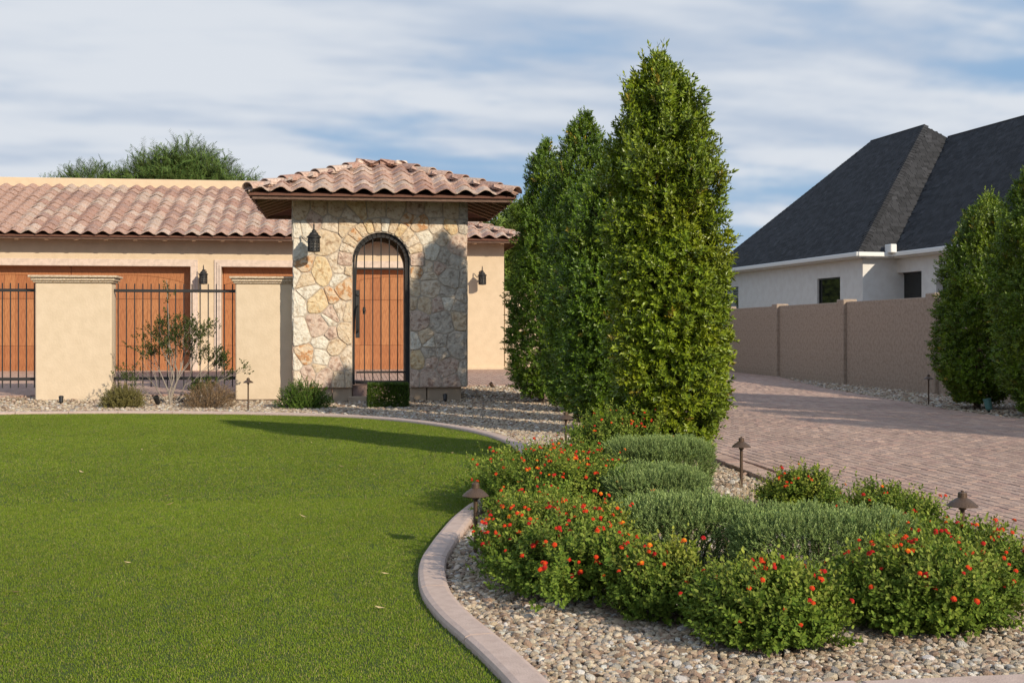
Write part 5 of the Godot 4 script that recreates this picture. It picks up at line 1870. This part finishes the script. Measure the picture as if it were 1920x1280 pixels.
# ---- lamps
func wall_lantern(label: String, at: Vector3, s: float) -> void:
	var o := thing("wall_lantern", label, "lantern", at, 0.0, "dark iron wall lanterns")
	# at: the bracket's foot on the wall; the cage hangs 0.33 m before it
	var z := 0.33
	var b := MB.new()
	b.lathe([Vector2(0, 0), Vector2(0.06, 0.002), Vector2(0.06, 0.015), Vector2(0.03, 0.03), Vector2(0, 0.032)], 14)
	part("wall_plate", b.done(), M.bronze, o, Transform3D(Basis(Vector3.RIGHT, PI * 0.5), V(0, 0, -0.01)))
	b = MB.new()
	var pts := []
	var rs := []
	for i in 15:
		var f := i / 14.0
		pts.append(V(0, -0.10 * sin(f * PI * 0.9) * (1.0 - f) + 0.17 * ss(0.3, 1.0, f), 0.01 + z * f))
		rs.append(0.009)
	pts.append(V(0, 0.13, z)); rs.append(0.008)
	b.tube(pts, rs, 6)
	var sp := []
	var sr := []
	for i in 12:
		var a := i / 11.0 * TAU * 0.9
		sp.append(V(0, -0.06 + sin(a) * 0.045, 0.09 + cos(a) * 0.055)); sr.append(0.006)
	b.tube(sp, sr, 5)
	part("bracket", b.done(), M.bronze, o)
	b = MB.new()
	b.lathe([Vector2(0.125, -0.10), Vector2(0.132, -0.10), Vector2(0.132, -0.088), Vector2(0.085, -0.045), Vector2(0.072, -0.015), Vector2(0.040, 0.005), Vector2(0.040, 0.03), Vector2(0.014, 0.05), Vector2(0.014, 0.14), Vector2(0.0, 0.142)], 20, V(0, 0, z))
	part("lantern_cap", b.done(), M.iron_dark, o)
	b = MB.new()
	for y in [-0.115, -0.145, -0.34]:
		b.lathe([Vector2(0.098, y - 0.010), Vector2(0.108, y - 0.010), Vector2(0.108, y + 0.010), Vector2(0.098, y + 0.010)], 20, V(0, 0, z))
	for i in 10:
		var a := TAU * i / 10.0
		var a2 := TAU * (i + 1) / 10.0
		var p := func(an: float, y: float) -> Vector3: return V(sin(an) * 0.103, y, z + cos(an) * 0.103)
		b.tube([p.call(a, -0.12), p.call(a, -0.34)], [0.009, 0.009], 4)
		b.tube([p.call(a, -0.15), p.call((a + a2) * 0.5, -0.20), p.call(a2, -0.15)], [0.007, 0.007, 0.007], 4)
		b.tube([p.call(a, -0.33), p.call((a + a2) * 0.5, -0.275), p.call(a2, -0.33)], [0.008, 0.008, 0.008], 4)
		b.tube([p.call(a, -0.235), p.call(a2, -0.235)], [0.009, 0.009], 4)
	b.lathe([Vector2(0.0, -0.365), Vector2(0.05, -0.36), Vector2(0.108, -0.352), Vector2(0.108, -0.335), Vector2(0.095, -0.335)], 20, V(0, 0, z))
	part("cage", b.done(), M.iron_dark, o)
	b = MB.new()
	b.lathe([Vector2(0.0, -0.345), Vector2(0.088, -0.345), Vector2(0.088, -0.105), Vector2(0.0, -0.105)], 16, V(0, 0, z))
	part("glass", b.done(), M.lamp_glass, o)
	o.scale = V(s, s, s)

func path_light(label: String, at: Vector3, h: float, r: float) -> void:
	var o := thing("path_light", label, "path light", at, rr(0, 6), "bronze path lights round the lawn and drive")
	var b := MB.new()
	b.tube([V(0, -0.05, 0), V(0, h - 0.06, 0)], [0.0125, 0.0125], 10)
	part("pole", b.done(), M.bronze, o)
	b = MB.new()
	b.lathe([Vector2(0.0125, h - 0.105), Vector2(0.021, h - 0.10), Vector2(0.021, h - 0.075), Vector2(0.016, h - 0.07), Vector2(0.016, h - 0.05)], 12)
	part("socket", b.done(), M.bronze, o)
	b = MB.new()
	b.lathe([Vector2(0.016, h - 0.052), Vector2(r - 0.004, h - 0.083), Vector2(r, h - 0.083), Vector2(r, h - 0.079), Vector2(r * 0.72, h - 0.058), Vector2(r * 0.45, h - 0.043), Vector2(r * 0.30, h - 0.036), Vector2(r * 0.29, h - 0.012), Vector2(r * 0.24, h - 0.006), Vector2(r * 0.10, h - 0.004), Vector2(r * 0.10, h + 0.002), Vector2(0.0, h + 0.005)], 24)
	part("hat", b.done(), M.bronze, o)

func spot_light(label: String, at: Vector3, yaw: float, pitch: float, m: Material, s := 1.0) -> void:
	var o := thing("garden_spotlight", label, "spotlight", at, yaw, "small garden spotlights in the gravel")
	var b := MB.new()
	b.tube([V(0, -0.06, 0), V(0, 0.035, 0)], [0.012, 0.012], 8)
	part("stake", b.done(), M.black_plastic, o)
	b = MB.new()
	b.lathe([Vector2(0.0, -0.02), Vector2(0.028, -0.018), Vector2(0.036, 0.0), Vector2(0.040, 0.09), Vector2(0.043, 0.09), Vector2(0.043, 0.105), Vector2(0.036, 0.105), Vector2(0.034, 0.088), Vector2(0.0, 0.086)], 16)
	part("head", b.done(), m, o, Transform3D(Basis(Vector3.RIGHT, pitch), V(0, 0.05, 0)))
	o.scale = V(s, s, s)

func make_items() -> void:
	rng.seed = 8000
	wall_lantern("dark iron lantern on the stone gateway beside the arch", V(-0.585, 3.085, -22.565), 1.0)
	wall_lantern("dark iron lantern on the stucco between the two garage doors", V(-3.70, 2.88, -32.99), 0.95)
	wall_lantern("dark iron lantern on the plain stucco wall past the gateway", V(3.60, 2.90, -32.99), 0.95)
	path_light("bronze path light before the short pillar by the gateway shrub", V(-1.58, 0, -20.2), 0.56, 0.085)
	path_light("bronze path light beside the kerb and the long lantana bush", V(0.745, 0, -7.12), 0.425, 0.078)
	path_light("bronze path light at the drive edge standing in dry straw grass", V(3.22, 0, -9.75), 0.435, 0.078)
	path_light("bronze path light rising out of the lantana at the driveway corner", V(3.34, 0, -6.32), 0.43, 0.083)
	path_light("shaded bronze path light at the foot of the dark ficus columns", V(2.40, 0, -13.35), 0.42, 0.085)
	path_light("dark path light against the boundary wall by the bushy ficus", V(10.05, 0, -20.2), 0.56, 0.085)
	spot_light("small black spotlight before the wide stucco pillar", V(-5.02, 0.01, -22.6), 0.2, -0.5, M.black_plastic)
	spot_light("small black spotlight at the foot of the sparse tree", V(-3.25, 0.01, -21.9), 2.6, -0.5, M.black_plastic, 1.2)
	spot_light("small black spotlight beside the green shrub at the gateway plinth", V(-0.33, 0.01, -22.2), 0.5, -0.5, M.black_plastic)
	spot_light("small black spotlight before the plinth past the gate", V(1.78, 0.01, -22.35), 0.0, -0.5, M.black_plastic)
	spot_light("small dark spotlight on the gravel crest between gateway and ficus", V(3.02, 0.10, -25.4), 2.2, -0.7, M.bronze)
	spot_light("small teal green light at the foot of the bushy ficus", V(10.12, 0.01, -18.3), 1.0, -0.2, M.teal_plastic, 1.5)
	# leaves that have blown onto the lawn
	var lb := MB.new()
	lb.col = Color(0.55, 0.42, 0.23)
	leaf(lb, Transform3D(Basis(Vector3.RIGHT, 0.1), V(0, 0, -0.03)), 0.065, 0.024, 0.25, -0.12)
	var lm := lb.done()
	for q in [[-2.83, -9.5], [-1.93, -7.0], [-1.62, -6.3], [-1.48, -5.6], [-3.7, -10.8], [-3.28, -9.6], [-2.45, -8.1], [-1.2, -7.0], [-1.4, -9.85], [-0.05, -11.75], [0.75, -11.9], [0.25, -11.0], [-1.3, -9.35], [-0.4, -14.3], [0.2, -16.4], [-1.2, -17.4], [0.15, -5.7], [0.2, -6.5], [1.1, -12.9], [-2.4, -11.6], [-5.0, -14.6], [-3.6, -12.5], [-0.3, -8.6], [-2.2, -13.7]]:
		var o := MeshInstance3D.new()
		o.name = numbered("fallen_leaf")
		o.mesh = lm
		o.material_override = M.dead_leaf
		o.transform = Transform3D(Basis.from_euler(V(rr(-0.4, 0.4), rr(0, TAU), rr(-0.4, 0.4))).scaled_local(V(1, 1, 1) * rr(0.6, 1.15)), V(q[0], 0.030, q[1]))
		add_child(o)
		tag(o, "dry tan leaf lying on the turf lawn", "leaf", "dry leaves scattered over the lawn")

func _ready() -> void:
	# camera
	var cam := Camera3D.new()
	cam.name = "camera"
	cam.position = V(0, 1.3, 0)
	cam.rotation = V(0, -atan(310.0 / 2300.0), 0)
	cam.projection = Camera3D.PROJECTION_FRUSTUM
	cam.near = 0.1
	cam.far = 1500.0
	cam.size = 0.1 * 1280.0 / 2300.0
	cam.frustum_offset = Vector2(0, -0.1 * 18.0 / 2300.0)
	add_child(cam)
	cam.current = true
	# sky, sun, exposure
	var env := Environment.new()
	env.background_mode = Environment.BG_SKY
	var sky := Sky.new()
	var sm := PanoramaSkyMaterial.new()
	sm.panorama = make_sky()
	sky.sky_material = sm
	env.sky = sky
	env.background_energy_multiplier = 0.88
	env.tonemap_mode = Environment.TONE_MAPPER_LINEAR
	env.tonemap_exposure = 1.0
	env.sdfgi_enabled = true
	env.ssao_enabled = true
	env.ssil_enabled = true
	var we := WorldEnvironment.new()
	we.name = "surroundings"
	we.environment = env
	add_child(we)
	var sun := DirectionalLight3D.new()
	sun.name = "sun"
	var az := deg_to_rad(33.5)
	var el := deg_to_rad(25.0)
	sun.basis = Basis.looking_at(V(-sin(az) * cos(el), -sin(el), -cos(az) * cos(el)))
	sun.light_energy = 1.4
	sun.light_color = Color(1.0, 0.945, 0.85)
	sun.light_angular_distance = 0.9
	sun.shadow_enabled = true
	add_child(sun)
	make_materials()
	make_paths()
	make_ground()
	make_tile_meshes()
	make_house()
	make_gateway()
	make_pillar(-5.56, -4.23, "wide free standing stucco pillar with stepped cap, a spotlight before it")
	make_pillar(-2.03, -0.99, "stucco pillar with stepped cap built against the stone gateway")
	make_fence(-8.2, -5.56, "black iron fence panel on the outer side of the wide pillar")
	make_fence(-4.23, -2.03, "black iron fence panel between the two pillars behind the sparse tree")
	make_boundary_wall()
	make_white_house()
	make_sprigs()
	make_column_trees()
	make_lantanas()
	make_hedges()
	make_small_shrubs()
	make_open_tree()
	make_back_trees()
	make_items()
